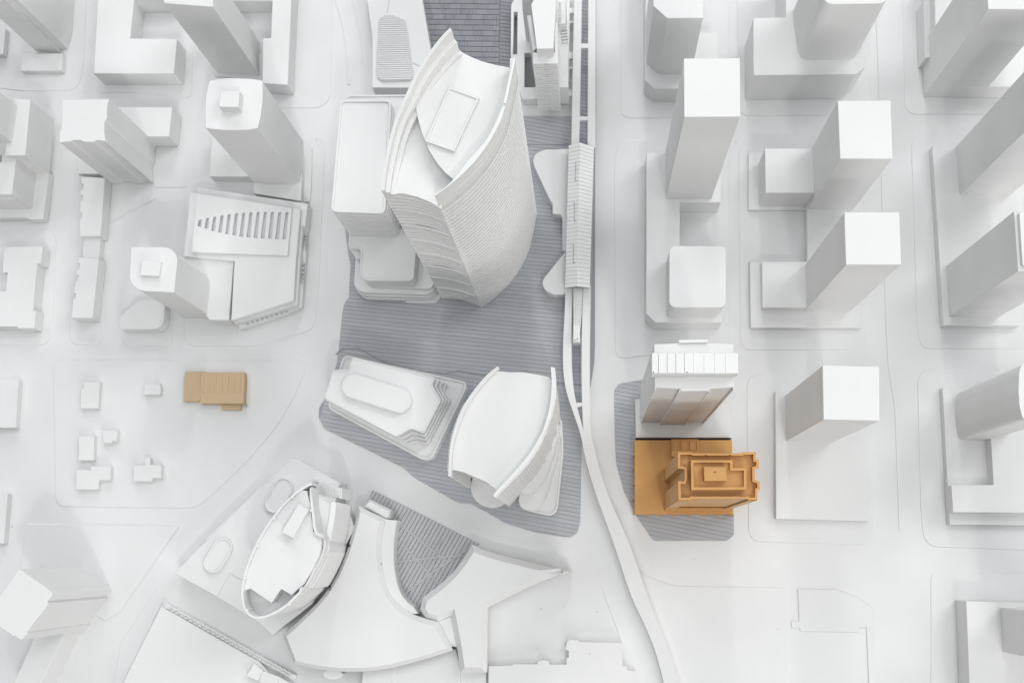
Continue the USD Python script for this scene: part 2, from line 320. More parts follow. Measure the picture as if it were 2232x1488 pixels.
part(t, 'plinth', block([(2054.5, 845.5), (2070, 1142.7), (2300, 1145), (2300, 845.5)], .0026, .024), WHITE)
part(t, 'wing', block([(2073.3, 1057.2), (2165.5, 1056.3), (2159.5, 950), (2159, 870), (2300, 870), (2300, 1117), (2077.8, 1116)], .024, .058), WHITE)
RT = [(2226, 795), (2221, 812), (2219.5, 850), (2222, 885), (2228, 909), (2234, 914), (2300, 916), (2350, 900), (2350, 800), (2240, 790)]
t = tower('bowed_tower', 'white tower with bowed sides and rounded corners cut by the right edge', RT, .024, .40, r=.006)
t = thing('edge_block', 'white block in the lower right corner carrying a smaller tower', cat, origin(W([(2106, 1309), (2250, 1500)], 0)))
part(t, 'body', block([(2106, 1309.5), (2300, 1314), (2300, 1560), (2116, 1560)], .0026, .0735), WHITE)
q0, q1 = at(2180.5, 1323.6, .0735)[:2], at(2184.8, 1419, .0735)[:2]; dx = np.array([.13, -.002])
t = thing('square_tower', 'grey sided white tower at the lower right edge, its roof outside the picture', cat, origin([q0, q1], .0735))
part(t, 'body', prism([tuple(q0), tuple(q1), tuple(q1 + dx), tuple(q0 + dx)], .0735, .36), WHITE)

# ================================================================== the pleated tower and the orange building
t = thing('low_podium', 'thin white slab under the banded roof tower, behind the orange building', cat, origin(W([(1383, 870), (1592, 954)], 0)))
part(t, 'body', block([(1384.5, 869), (1591, 861), (1594, 953.5), (1386.3, 953.5)], .0022, .028), WHITE)
part(t, 'dark_fill', block([(1386, 953.8), (1594, 953.8), (1594, 956.6), (1386, 956.6)], .0022, .024, ch=0), DARK)  # near-black strip: the shade between the two podiums put into colour
Z = .565
P = lambda *q: n3(*q)
t = thing('banded_tower', 'white tower with a ribbed crown slab across its roof and folded front painted grey for shade', cat, origin(W(n3(845, 535, 1488, 535), Z), .028))
BODY = n3(845, 535, 1050, 547, 1285, 547, 1488, 533, 1484, 186, 1280, 177, 1050, 177, 838, 186)
part(t, 'body', prism(W(BODY, Z), .028, Z, .001), BRIGHT, smooth=False)
part(t, 'front_bay', prism(W(n3(1052, 566, 1287, 564, 1287, 543, 1050, 543), Z), .028, Z + .001, .001), BRIGHT)
FRONT_SHADE = paint('shaded_front_paint', (0.63, 0.65, 0.675))  # grey carries the shade on this front and offsets the orange bounce
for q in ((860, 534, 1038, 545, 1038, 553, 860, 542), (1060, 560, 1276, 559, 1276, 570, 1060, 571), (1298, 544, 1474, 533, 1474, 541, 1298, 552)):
    part(t, 'front_panel', prism(W(n3(*q), Z - .014), .028, Z - .014, .0006), FRONT_SHADE)
for x in (850, 1048, 1286, 1484):
    part(t, 'corner_strip', prism(W(n3(x - 6, 552, x + 6, 552, x + 6, 535, x - 6, 535) if x in (850, 1484) else n3(x - 6, 571, x + 6, 571, x + 6, 545, x - 6, 545), Z - .004), .028, Z - .004, .0006), BRIGHT)
part(t, 'rear_bay', prism(W(n3(1042, 150, 1272, 147, 1272, 172, 1040, 175), Z + .006), .028, Z + .006, .001), BRIGHT)
CZ = Z + .034
part(t, 'crown_slab', prism(W(n3(817, 256, 1521, 253, 1525, 426, 820, 428), CZ), Z + .001, CZ, .001), BRIGHT)
xs = [818, 872, 943, 1013, 1083, 1155, 1240, 1325, 1415, 1523]
for i in range(9):
    a, b = xs[i] + 3, xs[i + 1] - 2
    part(t, 'roof_panel', prism(W(n3(a, 260, b, 260, b + 1, 422, a + 1, 422), CZ), CZ, CZ + (.0022 if i < 5 else .001), .0006), BRIGHT)
for a in (835, 1106):
    part(t, 'roof_pin', prism(Point(*at(*n3(a, 416)[0], CZ)[:2]).buffer(.0009), CZ, CZ + .0032, 0), DARK)
# orange
t = thing('orange_building', 'orange tower and base with stepped parapet beside the grey paved corner', cat, origin(W(n4(412, 292, 1480, 1090), .03)))
BZ = .055
BASEP = n4(412, 292, 1465, 290, 1480, 1086, 415, 1090)
part(t, 'base', prism(W(BASEP, BZ), .0022, BZ, .0008), AMBER)
for y in (430, 570, 740, 900, 1060):
    a = W(n4(412, y - 30, 412, y + 30), BZ - .004); part(t, 'side_fin', prism([a[0], a[1], (a[1][0] - .0022, a[1][1])], .0022, BZ - .004, 0), AMBER)
for x in (500, 650, 800, 960, 1120, 1270, 1420):
    a = W(n4(x, 1089, x + 70, 1089), BZ - .004); part(t, 'front_fin', prism([a[0], a[1], (a[1][0], a[1][1] - .003)], .0022, BZ - .004, 0), AMBER)
part(t, 'annex', block(n4(810, 282, 1103, 282, 1100, 470, 812, 470), BZ, BZ + .016), AMBER)
for x in (820, 918, 1008):
    part(t, 'annex_panel', prism(Polygon(W(n4(x, 290, x + 84, 290, x + 84, 400, x, 400), BZ + .016)).difference(Polygon(W(n4(x + 8, 297, x + 76, 297, x + 76, 393, x + 8, 393), BZ + .016))), BZ + .016, BZ + .0185, .0003), AMBER)
TZ = .452
PAR = n4(878, 422, 1045, 422, 1050, 432, 1570, 432, 1582, 420, 1723, 420, 1724, 500, 1754, 503, 1757, 590, 1712, 604, 1713, 720, 1765, 740, 1768, 825, 1742, 835, 1740, 937, 1645, 938, 1634, 926, 1032, 926, 1028, 941, 886, 941, 882, 733, 945, 738, 955, 700, 953, 610, 928, 600, 880, 596)
ppoly = Polygon(ccw(W(PAR, TZ))).buffer(0)
inner = ppoly.buffer(-.0046, join_style=2)
part(t, 'tower_body', prism(ppoly.buffer(-.0012, join_style=2), BZ, TZ - .014, 0), AMBER)
part(t, 'parapet', prism(ppoly.difference(inner), TZ - .0145, TZ, .0004), AMBER)
# front recess: shallow raised piers at both front corners and a plinth band
for q in (n4(886, 941, 1028, 941, 1026, 947, 888, 947), n4(1645, 938, 1738, 937, 1736, 944, 1648, 944)):
    part(t, 'pier', prism(W(q, TZ), BZ, TZ - .002, .0006), AMBER)
part(t, 'front_plinth', prism(W(n4(888, 926, 1738, 926, 1740, 958, 890, 958), TZ), BZ, BZ + .02, .0006), AMBER)
for x in (1100, 1160, 1220, 1340, 1440, 1555, 960):
    part(t, 'parapet_notch', prism(W(n4(x, 893, x + 12, 893, x + 12, 900, x, 900), TZ), TZ, TZ + .0005, 0), DARK)
for x in (1170, 1432):
    part(t, 'parapet_notch', prism(W(n4(x, 452, x + 22, 452, x + 22, 462, x, 462), TZ), TZ, TZ + .0005, 0), DARK)
U = n4(1020, 506, 1472, 506, 1473, 591, 1622, 591, 1622, 827, 1025, 829)
up = Polygon(ccw(W(U, TZ + .012))).buffer(0)
part(t, 'upper_storey', prism(up, TZ - .015, TZ + .002, 0), AMBER)
part(t, 'upper_parapet', prism(up.difference(up.buffer(-.0048, join_style=2)), TZ + .002, TZ + .012, .0004), AMBER)
for k in range(26):
    a = W(n4(1030 + k * 22.5, 828, 1042 + k * 22.5, 828), TZ + .012); part(t, 'cornice_tooth', prism([a[0], a[1], (a[1][0], a[1][1] - .0016), (a[0][0], a[0][1] - .0016)], TZ + .001, TZ + .010, 0), AMBER)
part(t, 'plant_box', prism(W(n4(1160, 577, 1405, 580, 1408, 733, 1165, 733), TZ + .022), TZ - .004, TZ + .022, .0008), AMBER)
part(t, 'pin_mark', prism(Point(*at(*n4(1282, 636)[0], TZ + .022)[:2]).buffer(.0012), TZ + .022, TZ + .0226, 0), DARK)

# small tan building on the left
t = thing('tan_house', 'small flat tan building with ribbed roof on the open white ground at left', cat, origin(W(n6(145, 75, 1138, 690), 0)))
part(t, 'main_block', block(n6(425, 88, 520, 84, 1128, 82, 1139, 180, 1119, 590, 415, 592), .0016, .024), TAN)
part(t, 'side_block', block(n6(168, 74, 512, 71, 512, 200, 411, 552, 145, 555), .0016, .0185), TAN)
part(t, 'porch', block(n6(764, 560, 1081, 560, 1074, 692, 768, 692), .0016, .010), TAN)
part(t, 'eave', block(n6(1085, 592, 1148, 594, 1150, 606, 1085, 606), .0016, .022), TAN)
for x in (462, 557, 660, 762, 862, 962, 1062):
    part(t, 'roof_rib', prism(W(n6(x - 16, 86, x + 20, 86, x + 16, 398, x + 8, 408, x - 14, 408, x - 20, 398), .0255), .024, .0256, .0006), TAN)

# ================================================================== THE BIG FINNED TOWER
def finned(t, foot, z0, z1, pitch, proud, thick, mat, core_mat=None, shallow=None):
    fp = Polygon(foot).buffer(0); core = fp.buffer(-proud, join_style=2)
    if shallow is not None: core = core.union(fp.buffer(-.0012, join_style=2).intersection(shallow)).buffer(0)
    part(t, 'core', prism(core, z0, z1, 0), core_mat or mat)
    z = z0 + .002
    while z + thick < z1:
        part(t, 'floor_fin', prism(fp, z, z + thick, .0006), mat, smooth=24); z += pitch
N = 40
zE = np.linspace(.8435, .852, N); zW = np.linspace(.805, .882, N)
def lift(px, zs):
    p = spline(px, len(zs)); return np.array([at(x, y, z)[:2] for (x, y), z in zip(p, zs)])
eo = lift(c3(530, 398, 700, 272, 860, 120, 960, 0) + c2(1350, 1310, 1450, 1110, 1510, 920, 1560, 680, 1590, 540, 1612, 425), zE)
ei = lift(c3(522, 385, 690, 258, 850, 60, 905, 0) + c2(1290, 1330, 1400, 1120, 1500, 850, 1540, 600, 1548, 480, 1550, 410), zE)
wo = lift((c2(855, 58, 720, 200, 560, 420, 440, 620, 330, 860, 240, 1060, 170, 1280) + c3(95, 0, 70, 130, 45, 352))[::-1], zW)
def offset_line(p, d):
    t_ = np.gradient(p, axis=0); t_ /= np.linalg.norm(t_, axis=1, keepdims=True); return p + np.stack([t_[:, 1], -t_[:, 0]], 1) * d
wi, wl, wr = offset_line(wo, .0052), offset_line(wo, .0125), offset_line(wo, .0195)
zl, zr = np.linspace(.796, .852, N), np.linspace(.788, .822, N)
ROOFZ, TERR = .811, .788
foot = np.vstack([eo, wo[::-1]])
# the floors' south end bows out a little between the two blades
s0, s1 = wo[0], eo[0]; mid = [(s0 + (s1 - s0) * u + np.array([.0, -.010]) * -.6 * math.sin(math.pi * u)) for u in np.linspace(.08, .92, 12)]
foot = np.vstack([eo, wo[::-1], np.array(mid)])
t = thing('finned_tower', 'tallest white tower with two curved blade walls, horizontal fins and a split roof', cat, origin(foot, 0))
fp = Polygon(foot).buffer(0)
south = LineString([tuple(wo[0]), *map(tuple, mid), tuple(eo[0])][0:1] + [tuple(q) for q in mid[::1]] + [tuple(eo[0] + (wo[0] - eo[0]) * .05)]).buffer(.012)
finned(t, list(fp.exterior.coords)[:-1], .0022, TERR - .004, 0.0185, .0065, .0085, BRIGHT, WHITE, shallow=south)
for k in range(7):
    u0, u1 = .12, .9
    bow = [wo[0] + (eo[0] - wo[0]) * u + np.array([0, .010 * .6 * math.sin(math.pi * u) - .0016 * math.sin(math.pi * (u - .05) / .9)]) for u in np.linspace(.05, .95, 13)]
    part(t, 'front_band', prism(LineString([tuple(q) for q in bow]).buffer(.002, cap_style=2), .10 + k * .098, .118 + k * .098, .0005), WHITE)
part(t, 'blade_wall', wall(eo, ei, TERR - .02, zE), BRIGHT)
for k, u in enumerate((5, 13, 21, 28)):
    zz = .7985 + k * .0165; part(t, 'floor_fin', wall(offset_line(eo, -.0035)[u:], offset_line(eo, .0005)[u:], zz, zz + .0075), BRIGHT)
part(t, 'blade_wall', wall(wo, wi, TERR - .02, zW), BRIGHT)
part(t, 'ledge', wall(offset_line(wo, .0053), wl, TERR - .021, zl), BRIGHT)
part(t, 'ledge', wall(offset_line(wo, .0126), wr, TERR - .022, zr), BRIGHT)
roof = W(c2(948, 303, 1000, 345, 1100, 395, 1220, 445, 1380, 487, 1540, 517), ROOFZ) + [tuple(q) for q in ei[::-1][2:-5]] + W(c3(690, 247, 620, 190, 550, 110, 480, 0) + c2(530, 1280, 480, 1100, 462, 1000, 450, 892, 445, 895), ROOFZ) + [tuple(q) for q in wl[17:]]
part(t, 'upper_roof', prism(Polygon(ccw(roof)).buffer(0), TERR + .004, ROOFZ, .0005), BRIGHT)
terr = [tuple(q) for q in wl[:20]] + W(c2(560, 900, 700, 1300) + c3(800, 180, 720, 250), TERR) + [tuple(q) for q in ei[:2]] + W(c3(588, 520, 480, 455, 370, 410, 250, 380, 136, 372), TERR)
part(t, 'terrace', prism(Polygon(ccw(terr)).buffer(0), TERR - .004, TERR, .0005), BRIGHT)
rail = Polygon(W(c2(855, 735, 1200, 868) + c3(720, 25, 430, -85), ROOFZ + .003)); rail = Polygon(W(c2(845, 745, 1195, 872, 905, 1497, 565, 1375), ROOFZ + .003))
part(t, 'roof_panel', prism(rail, ROOFZ, ROOFZ + .003, .0005), BRIGHT)
part(t, 'roof_frame', prism(rail.difference(rail.buffer(-.0035, join_style=2)), ROOFZ + .003, ROOFZ + .0055, .0005), BRIGHT)

# ---- blocks at its west foot
t = thing('rimmed_block', 'grey white rounded slab block with raised roof rim left of the finned tower', cat, origin(W([(723, 218), (852, 465)], .19)))
RZ, RB0 = .325, .148
R1 = t3(152, 808, 570, 808) + m3(519, 432, 78, 416)
rp = Polygon(fillet(W(R1, RZ + .003), .012)).buffer(0)
part(t, 'body', rimmed(W(R1, RZ + .003), RB0, RZ, .005, .003, r=.012), WHITE)
for k in range(9): part(t, 'floor_fin', prism(rp.buffer(.001), RB0 + .008 + k * .018, RB0 + .018 + k * .018, .0004), WHITE, smooth=40)
part(t, 'rear_block', rimmed(W([(754, 207), (905, 206), (905, 430), (862, 430), (756, 400)], .293), .1, .29, .004, .003, r=.01), WHITE)
t = thing('terraced_podium', 'stepped white base of rounded terraces at the foot of the finned tower', cat, origin(W([(762, 510), (955, 660)], 0)))
L1 = c6(462, 60, 440, 370, 515, 380, 640, 385, 622, 790, 700, 905, 1495, 912, 1540, 380, 1560, 60)
part(t, 'upper_terrace', rimmed(W(L1, .151), .085, .148, .004, .003, r=.012), WHITE)
for pts, z0, z1 in ((c6(1600, 300, 1840, 800, 1840, 940, 1770, 1040, 820, 1008, 700, 910, 640, 700, 650, 300), .070, .090),
                    (c6(1600, 300, 1880, 850, 1855, 1015, 1750, 1130, 640, 1092, 525, 985, 555, 548, 600, 300), .050, .071),
                    (c6(1600, 300, 1910, 890, 1885, 1055, 1765, 1178, 655, 1146, 530, 1005, 560, 560, 600, 300), .031, .051),
                    (c6(1600, 300, 1928, 920, 1905, 1085, 1785, 1214, 690, 1196, 540, 1030, 565, 570, 600, 300), .012, .032),
                    (c6(1600, 300, 1950, 960, 1940, 1175, 1850, 1268, 1385, 1258, 1300, 1200, 1300, 800), .0022, .014)):
    part(t, 'terrace_step', prism(W(pts, z1), z0, z1, .0013, r=.016), WHITE)
part(t, 'corner_nib', block(c6(445, 375, 520, 470, 570, 560, 660, 560, 660, 375), .0022, .125), WHITE)

# ================================================================== THE CURVED HALL with terraces (round blade tower, right of the centre)
t = thing('terraced_hall', 'low white stepped building with notched corners and a long oval on its roof', cat, origin(W(n2(98, 260, 1250, 1130), 0)))
BASEQ = n2(255, 268, 1246, 488, 1252, 540, 975, 1112, 900, 1125, 140, 712, 128, 660, 215, 400)
part(t, 'base', rimmed(W(BASEQ, .046), .0022, .042, .005, .003, r=.014), WHITE)
HT, DT = .150, .0265
TOP = n2(330, 290, 1000, 455, 972, 515, 1048, 640, 908, 908, 800, 866, 683, 937, 98, 624, 170, 396, 296, 390)
TQ = Polygon(fillet(W(TOP, HT + .0015), .0055)).buffer(0)
for k in (1, 2, 3):
    z1 = HT - k * DT
    cut = Polygon(fillet(W(n2(330, 290, 1000 + k * 33, 455 + k * 15, 972 + k * 33, 515 + k * 12, 1048 + k * 26, 640 - k * 2, 908 + k * 10, 908 + k * 30, 800 + k * 16, 866 + k * 36, 683 + k * 34, 937 + k * 20, 112, 642, 190, 400, 280, 384), z1 + .0015), .0055)).buffer(0)
    part(t, 'tier', rimmed(list(cut.exterior.coords)[:-1], z1 - DT if k < 3 else .042, z1, .0035, .0022), WHITE)
part(t, 'tier', rimmed(list(TQ.exterior.coords)[:-1], HT - DT, HT, .0032, .0018), WHITE)
oc = [at(*q, HT + .013)[:2] for q in n2(338, 525, 706, 641)]
ov = LineString(oc).buffer(.0258, quad_segs=14)
part(t, 'oval_deck', prism(ov, HT, HT + .0125, .001), WHITE)
part(t, 'oval_cover', prism(ov.buffer(-.0022), HT + .0125, HT + .0133, .0005), WHITE)

t = thing('blade_hall', 'white curved building with pale flat roof between two bowed walls beside the viaduct', cat, origin(W(c4(75, 85, 1120, 1360), .2)))
HZ = .41; n = 36
hwo = lift(c4(528, 78, 420, 168, 300, 310, 210, 450, 150, 590, 100, 760, 80, 920, 72, 1092), np.full(n, .427))
hwi = lift(c4(545, 92, 440, 190, 325, 325, 235, 470, 172, 620, 124, 780, 104, 930, 98, 1097), np.full(n, .427))
heo = lift(c4(1048, 85, 1062, 250, 1048, 420, 1003, 590, 920, 790, 800, 975, 660, 1125, 503, 1288), np.full(n, .427))
hei = lift(c4(1022, 85, 1030, 250, 1016, 420, 980, 580, 902, 762, 780, 942, 648, 1092, 488, 1266), np.full(n, .427))
part(t, 'blade_wall', wall(hwo, hwi, .0022, .427), BRIGHT); part(t, 'blade_wall', wall(heo, hei, .0022, .427), BRIGHT)
hro = W(c4(500, 120, 580, 124, 640, 132, 750, 131, 880, 150, 960, 166, 1005, 174), HZ) + [tuple(q) for q in hei[3:-1]] + W(c4(528, 1232, 430, 1150, 300, 1092, 200, 1052, 115, 1034), HZ) + [tuple(q) for q in hwi[::-1][2:-2]]
hp = Polygon(ccw(hro)).buffer(0)
part(t, 'roof', prism(hp, HZ - .012, HZ, .0005), BRIGHT)
hb = W(c4(540, 150, 1000, 190), HZ) + [tuple(q) for q in hei[4:-4]] + W(c4(480, 1180, 330, 1085, 180, 1050), HZ) + [tuple(q) for q in hwi[::-1][5:-4]]
part(t, 'body', prism(Polygon(ccw(hb)).buffer(-.003), .0022, HZ - .012, 0), WHITE)
def along(line, u): 
    s = np.r_[0, np.cumsum(np.linalg.norm(np.diff(line, axis=0), axis=1))]; x = u * s[-1]
    p = np.array([np.interp(x, s, line[:, 0]), np.interp(x, s, line[:, 1])]); e = 1e-3
    q = np.array([np.interp(x + e, s, line[:, 0]), np.interp(x + e, s, line[:, 1])]); d = q - p if np.linalg.norm(q - p) > 1e-9 else p - np.array([np.interp(x - e, s, line[:, 0]), np.interp(x - e, s, line[:, 1])])
    d = d / np.linalg.norm(d); return p, d, np.array([d[1], -d[0]])
def fin(line, u, w, depth, side=1):
    p, d, nn = along(line, u); nn = nn * side
    return [tuple(p - d * w / 2 - nn * .001), tuple(p + d * w / 2 - nn * .001), tuple(p + d * w / 2 + nn * depth), tuple(p - d * w / 2 + nn * depth)]
side = 1 if np.dot(along(heo, .5)[2], [1, 0]) > 0 else -1
sidew = 1 if np.dot(along(hwo, .5)[2], [1, 0]) > 0 else -1
for k in range(15): part(t, 'upright_fin', prism(fin(heo, .635 + .0235 * k, .0060, .0022, side), .06, .418, .0008), WHITE)
for u in (.2, .33, .45, .565): part(t, 'pier', prism(fin(heo, u, .008, .003, side), .0022, .415, 0), WHITE)
for k in range(26): part(t, 'upright_fin', prism(fin(hwo, .40 + .022 * k, .0028, .0026, -sidew), .3, .424, 0), WHITE)
part(t, 'cornice', wall(heo + 0, np.array([along(heo, u)[0] + along(heo, u)[2] * side * .0022 for u in np.linspace(0, .995, n)]), .412, .420), WHITE)
part(t, 'terrace_fan', rimmed(W(c4(745, 1255, 850, 1268, 905, 1225, 975, 1120, 1060, 900, 1110, 640, 1050, 560, 800, 900), .09), .0022, .088, .002, .001, r=.006), WHITE)
part(t, 'terrace_fan', rimmed(W(c4(722, 1290, 728, 1350, 760, 1395, 860, 1422, 930, 1395, 985, 1280, 1080, 960, 1125, 640, 1050, 560, 760, 1200), .06), .0022, .058, .002, .001, r=.01), WHITE)
part(t, 'terrace_fan', rimmed(W(c4(720, 1290, 735, 1380, 790, 1410, 1010, 1462, 1070, 1430, 1090, 1370, 1140, 870, 1125, 560, 1050, 560, 750, 1200), .032), .0022, .029, .004, .003, r=.014), WHITE)
part(t, 'front_drum', prism(Point(*at(*c4(470, 1190)[0], .05)[:2]).buffer(.0435, quad_segs=16), .0022, .05, .001), WHITE)

# ================================================================== the viaduct, station and wings
VZ = .045
def track(lpx, rpx, z=VZ): return [tuple(q) for q in W(lpx, z)] + [tuple(q) for q in W(rpx[::-1], z)]
t = thing('viaduct', 'long white elevated railway deck running down the model and curving away at the bottom', 'model viaduct', origin(W([(1240, 0), (1480, 1488)], 0)))
LL = [(1252, -30), (1248.4, 150), (1245, 322)]; LR = [(1269, -30), (1266, 150), (1262.6, 322)]
RL = [(1282.4, -30), (1281.4, 150), (1280.6, 322)]; RR = [(1298.6, -30), (1298.2, 150), (1297.6, 322)]
part(t, 'track_deck', prism(track(LL, LR), VZ - .012, VZ, .0006), WHITE); part(t, 'track_deck', prism(track(RL, RR), VZ - .012, VZ, .0006), WHITE)
sl = lambda p, k: [tuple(q) for q in spline(p, k)]
L2_ = sl([(1231.5, 622), (1229.6, 700), (1227.7, 807), (1232, 842), (1240, 872), (1254, 912), (1270, 969)], 24); R2_ = sl([(1248.5, 622), (1246.5, 700), (1246.2, 780), (1247.8, 818), (1257.8, 885.5), (1268.5, 925), (1281, 969)], 24)
part(t, 'track_deck', prism(track(L2_, R2_), VZ - .012, VZ, .0006), WHITE)
L3 = sl([(1270.8, 622), (1268.5, 700), (1267.6, 834), (1268.6, 880), (1270.6, 925), (1272, 942), (1279, 969)], 20); R3 = sl([(1287.5, 622), (1286.6, 700), (1286, 850), (1287, 900), (1288.7, 942), (1291, 955), (1294, 969)], 20)
part(t, 'track_deck', prism(track(L3, R3), VZ - .012, VZ + .0003, .0006), WHITE)
L4 = sl([(1270, 969), (1294.7, 1063), (1344, 1200.7), (1379.7, 1305), (1415, 1381.7), (1437.3, 1444.7), (1456, 1530)], 40); R4 = sl([(1294, 969), (1302, 1003.7), (1330, 1088), (1363, 1162), (1393.4, 1241.8), (1429, 1340.5), (1464.7, 1431), (1497, 1530)], 40)
L4[0] = L2_[-1]; R4[0] = R3[-1]
ends = np.linspace(VZ, .012, 40)
deck = wall(np.array([at(x, y, VZ)[:2] for x, y in L4]), np.array([at(x, y, VZ)[:2] for x, y in R4]), np.maximum(ends - .02, .0022), ends)
part(t, 'track_deck', deck, WHITE)
mid = [((a[0] * .38 + b[0] * .62), (a[1] * .38 + b[1] * .62)) for a, b in zip(L4, R4)]
for q in ([(1265.5, 95), (1282, 95), (1282, 105), (1265, 105)], [(1262.6, 253.5), (1281, 253.5), (1281, 262), (1262.6, 262)], [(1254.5, 878), (1269, 876), (1269, 884.5), (1257.5, 886.5)]):
    part(t, 'cross_beam', prism(W(q, VZ), VZ - .01, VZ - .0006, .0005), WHITE)
for y0, y1 in ((17, 29), (46, 50), (113, 128), (146, 150), (196, 210)):
    part(t, 'side_strut', prism(W([(1236, y0), (1252, y0), (1252, y1), (1236, y1)], VZ - .012), VZ - .022, VZ - .012, .0005), WHITE)
for y in (40, 130, 220, 700, 790, 860):
    for line in ((LL, LR), (RL, RR)) if y < 300 else ((L2_, R2_), (L3, R3)):
        a = np.interp(y, [p[1] for p in line[0]], [p[0] for p in line[0]]); b = np.interp(y, [p[1] for p in line[1]], [p[0] for p in line[1]])
        c = at((a + b) / 2, y, VZ)[:2]; part(t, 'pillar', prism(Point(*c).buffer(.004, quad_segs=3), .001, VZ - .012, 0), WHITE)
for i in (4, 10, 16, 22):
    c = at((L4[i][0] + R4[i][0]) / 2, (L4[i][1] + R4[i][1]) / 2, VZ)[:2]; part(t, 'pillar', prism(Point(*c).buffer(.005, quad_segs=3), .001, ends[i] - .0205, 0), WHITE)

t = thing('station', 'long white station roof of narrow folded panels straddling the viaduct', 'model building', origin(W([(1237, 313), (1295, 628)], 0)))
SZ, SR = .072, .083
lw = [at(*q, SZ)[:2] for q in ((1239.8, 316.5), (1231.7, 627))]; rw = [at(*q, SZ)[:2] for q in ((1294.9, 321), (1285.5, 627))]; rg = [at(*q, SR)[:2] for q in ((1264.5, 310.6), (1257.4, 624))]
part(t, 'hall', prism([tuple(lw[0]), tuple(rw[0]), tuple(rw[1] + [0, .004]), tuple(lw[1] + [0, .004])], VZ + .006, SZ - .003, 0), JOINT)
NB = 37
for side_, e in ((0, lw), (1, rw)):
    for k in range(NB):
        u0, u1 = (k + .04) / NB, (k + .96) / NB
        E = lambda L, u: L[0] + (L[1] - L[0]) * u
        q = [np.r_[E(e, u0), SZ], np.r_[E(e, u1), SZ], np.r_[E(rg, u1), SR], np.r_[E(rg, u0), SR]]
        v = np.array(q + [p - [0, 0, .004] for p in q]); f = np.array([[0, 1, 2], [0, 2, 3], [4, 6, 5], [4, 7, 6], [0, 4, 5], [0, 5, 1], [1, 5, 6], [1, 6, 2], [2, 6, 7], [2, 7, 3], [3, 7, 4], [3, 4, 0]])
        m = trimesh.Trimesh(v, f, process=False); m.fix_normals(); part(t, 'roof_panel', (np.array(m.vertices), np.array(m.faces)), WHITE, smooth=False)
und = np.array([np.r_[lw[0], SZ - .0015], np.r_[rg[0], SR - .0015], np.r_[rw[0], SZ - .0015], np.r_[lw[1], SZ - .0015], np.r_[rg[1], SR - .0015], np.r_[rw[1], SZ - .0015]])
part(t, 'roof_bed', (und, np.array([[0, 3, 4], [0, 4, 1], [1, 4, 5], [1, 5, 2]])), GUTTER, smooth=False)
for y in (352, 440, 530):
    part(t, 'roof_light', prism(ribbon([tuple(at(1252.5 + (440 - y) * .03, y, SZ + .008)[:2]), tuple(at(1252 + (440 - y) * .03, y + 42, SZ + .008)[:2]), tuple(at(1262 + (440 - y) * .03, y + 43.5, SZ + .008)[:2])], .0008), SZ + .0058, SZ + .0092, 0), WELL)
t = thing('escalator', 'narrow ribbed white escalator housing between the two tracks below the station roof', 'model escalator', origin(W([(1249, 627), (1269, 746)], 0)))
E0 = W(m4(553, 1025, 632, 1025, 625, 1200, 610, 1400, 615, 1470, 552, 1470, 556, 1260), .06)
part(t, 'housing', prism(E0, .02, .056, .001), WHITE)
for k in range(13):
    a = W(m4(560, 1050 + k * 22, 626 - k * 1.2, 1046 + k * 22, 626 - k * 1.2, 1058 + k * 22, 560, 1062 + k * 22), .058); part(t, 'step_rib', prism(a, .056, .0585, .0004), WHITE)
a = W(m4(556, 1345, 600, 1440, 552, 1462), .062); part(t, 'gable', prism(a, .056, .064, .002), WHITE)
WG = 'station wings'
t = thing('station_wing', 'larger pointed white wing with stepped end beside the station roof', cat, origin(W([(1161, 324), (1236, 549)], 0)))
part(t, 'body', block([(1240, 324), (1190, 326), (1176, 330), (1165.9, 337.4), (1161.3, 350), (1164, 362), (1200, 439), (1204.3, 443), (1204.3, 465.6), (1221, 468), (1226, 475), (1226, 547), (1240, 549)], .0022, .034, ch=.0012), WHITE)
part(t, 'roof_seam', prism(ribbon(W(m4(484, 110, 398, 318), .034), .0008), .034, .0344, 0), WHITE)
part(t, 'grey_step', block([(1160, 350), (1163, 366), (1185, 437), (1203, 450), (1206, 440)], .0022, .0036), GREYS[0])  # thin slab in paving grey along the wing's slanted side
t = thing('station_wing', 'smaller rounded white wing at the lower end of the station roof', cat, origin(W([(1182, 549), (1232, 642)], 0)))
part(t, 'body', block(m4(495, 735, 315, 955, 303, 990, 312, 1025, 340, 1060, 400, 1088, 495, 1084), .0022, .034, ch=.0012, r=.004), WHITE)

# ================================================================== top centre
t = thing('ribbed_roof_hall', 'white hall at the top with a ribbed rounded skylight on its roof', cat, origin(W([(800, 0), (935, 190)], 0)))
HZ2 = .05
part(t, 'body', block([(795, -40), (799.5, 0), (806, 40), (811.6, 80.6), (811, 191.4), (900, 191.4), (945, 150), (939, 107.5), (920.4, 0), (912, -40)], .0022, HZ2), WHITE)
SK = Polygon(fillet(W(t3(488, 128, 600, 122, 690, 165, 705, 260, 752, 610, 735, 655, 490, 662, 446, 620, 455, 400, 466, 165), HZ2 + .004), .008)).buffer(0)
part(t, 'skylight', prism(SK, HZ2, HZ2 + .003, .0006), WHITE)
for s in bands(SK.buffer(-.0012), 0, .0051, .0017): part(t, 'rib', prism(s, HZ2 + .003, HZ2 + .0054, .0006), WHITE)
part(t, 'roof_seam', prism(ribbon(W(t3(552, 0, 536, 105), HZ2), .0008), HZ2, HZ2 + .0005, 0), WELL)
part(t, 'roof_seam', prism(ribbon(W(t3(745, 512, 800, 540), HZ2), .0012), HZ2, HZ2 + .0006, 0), WELL)

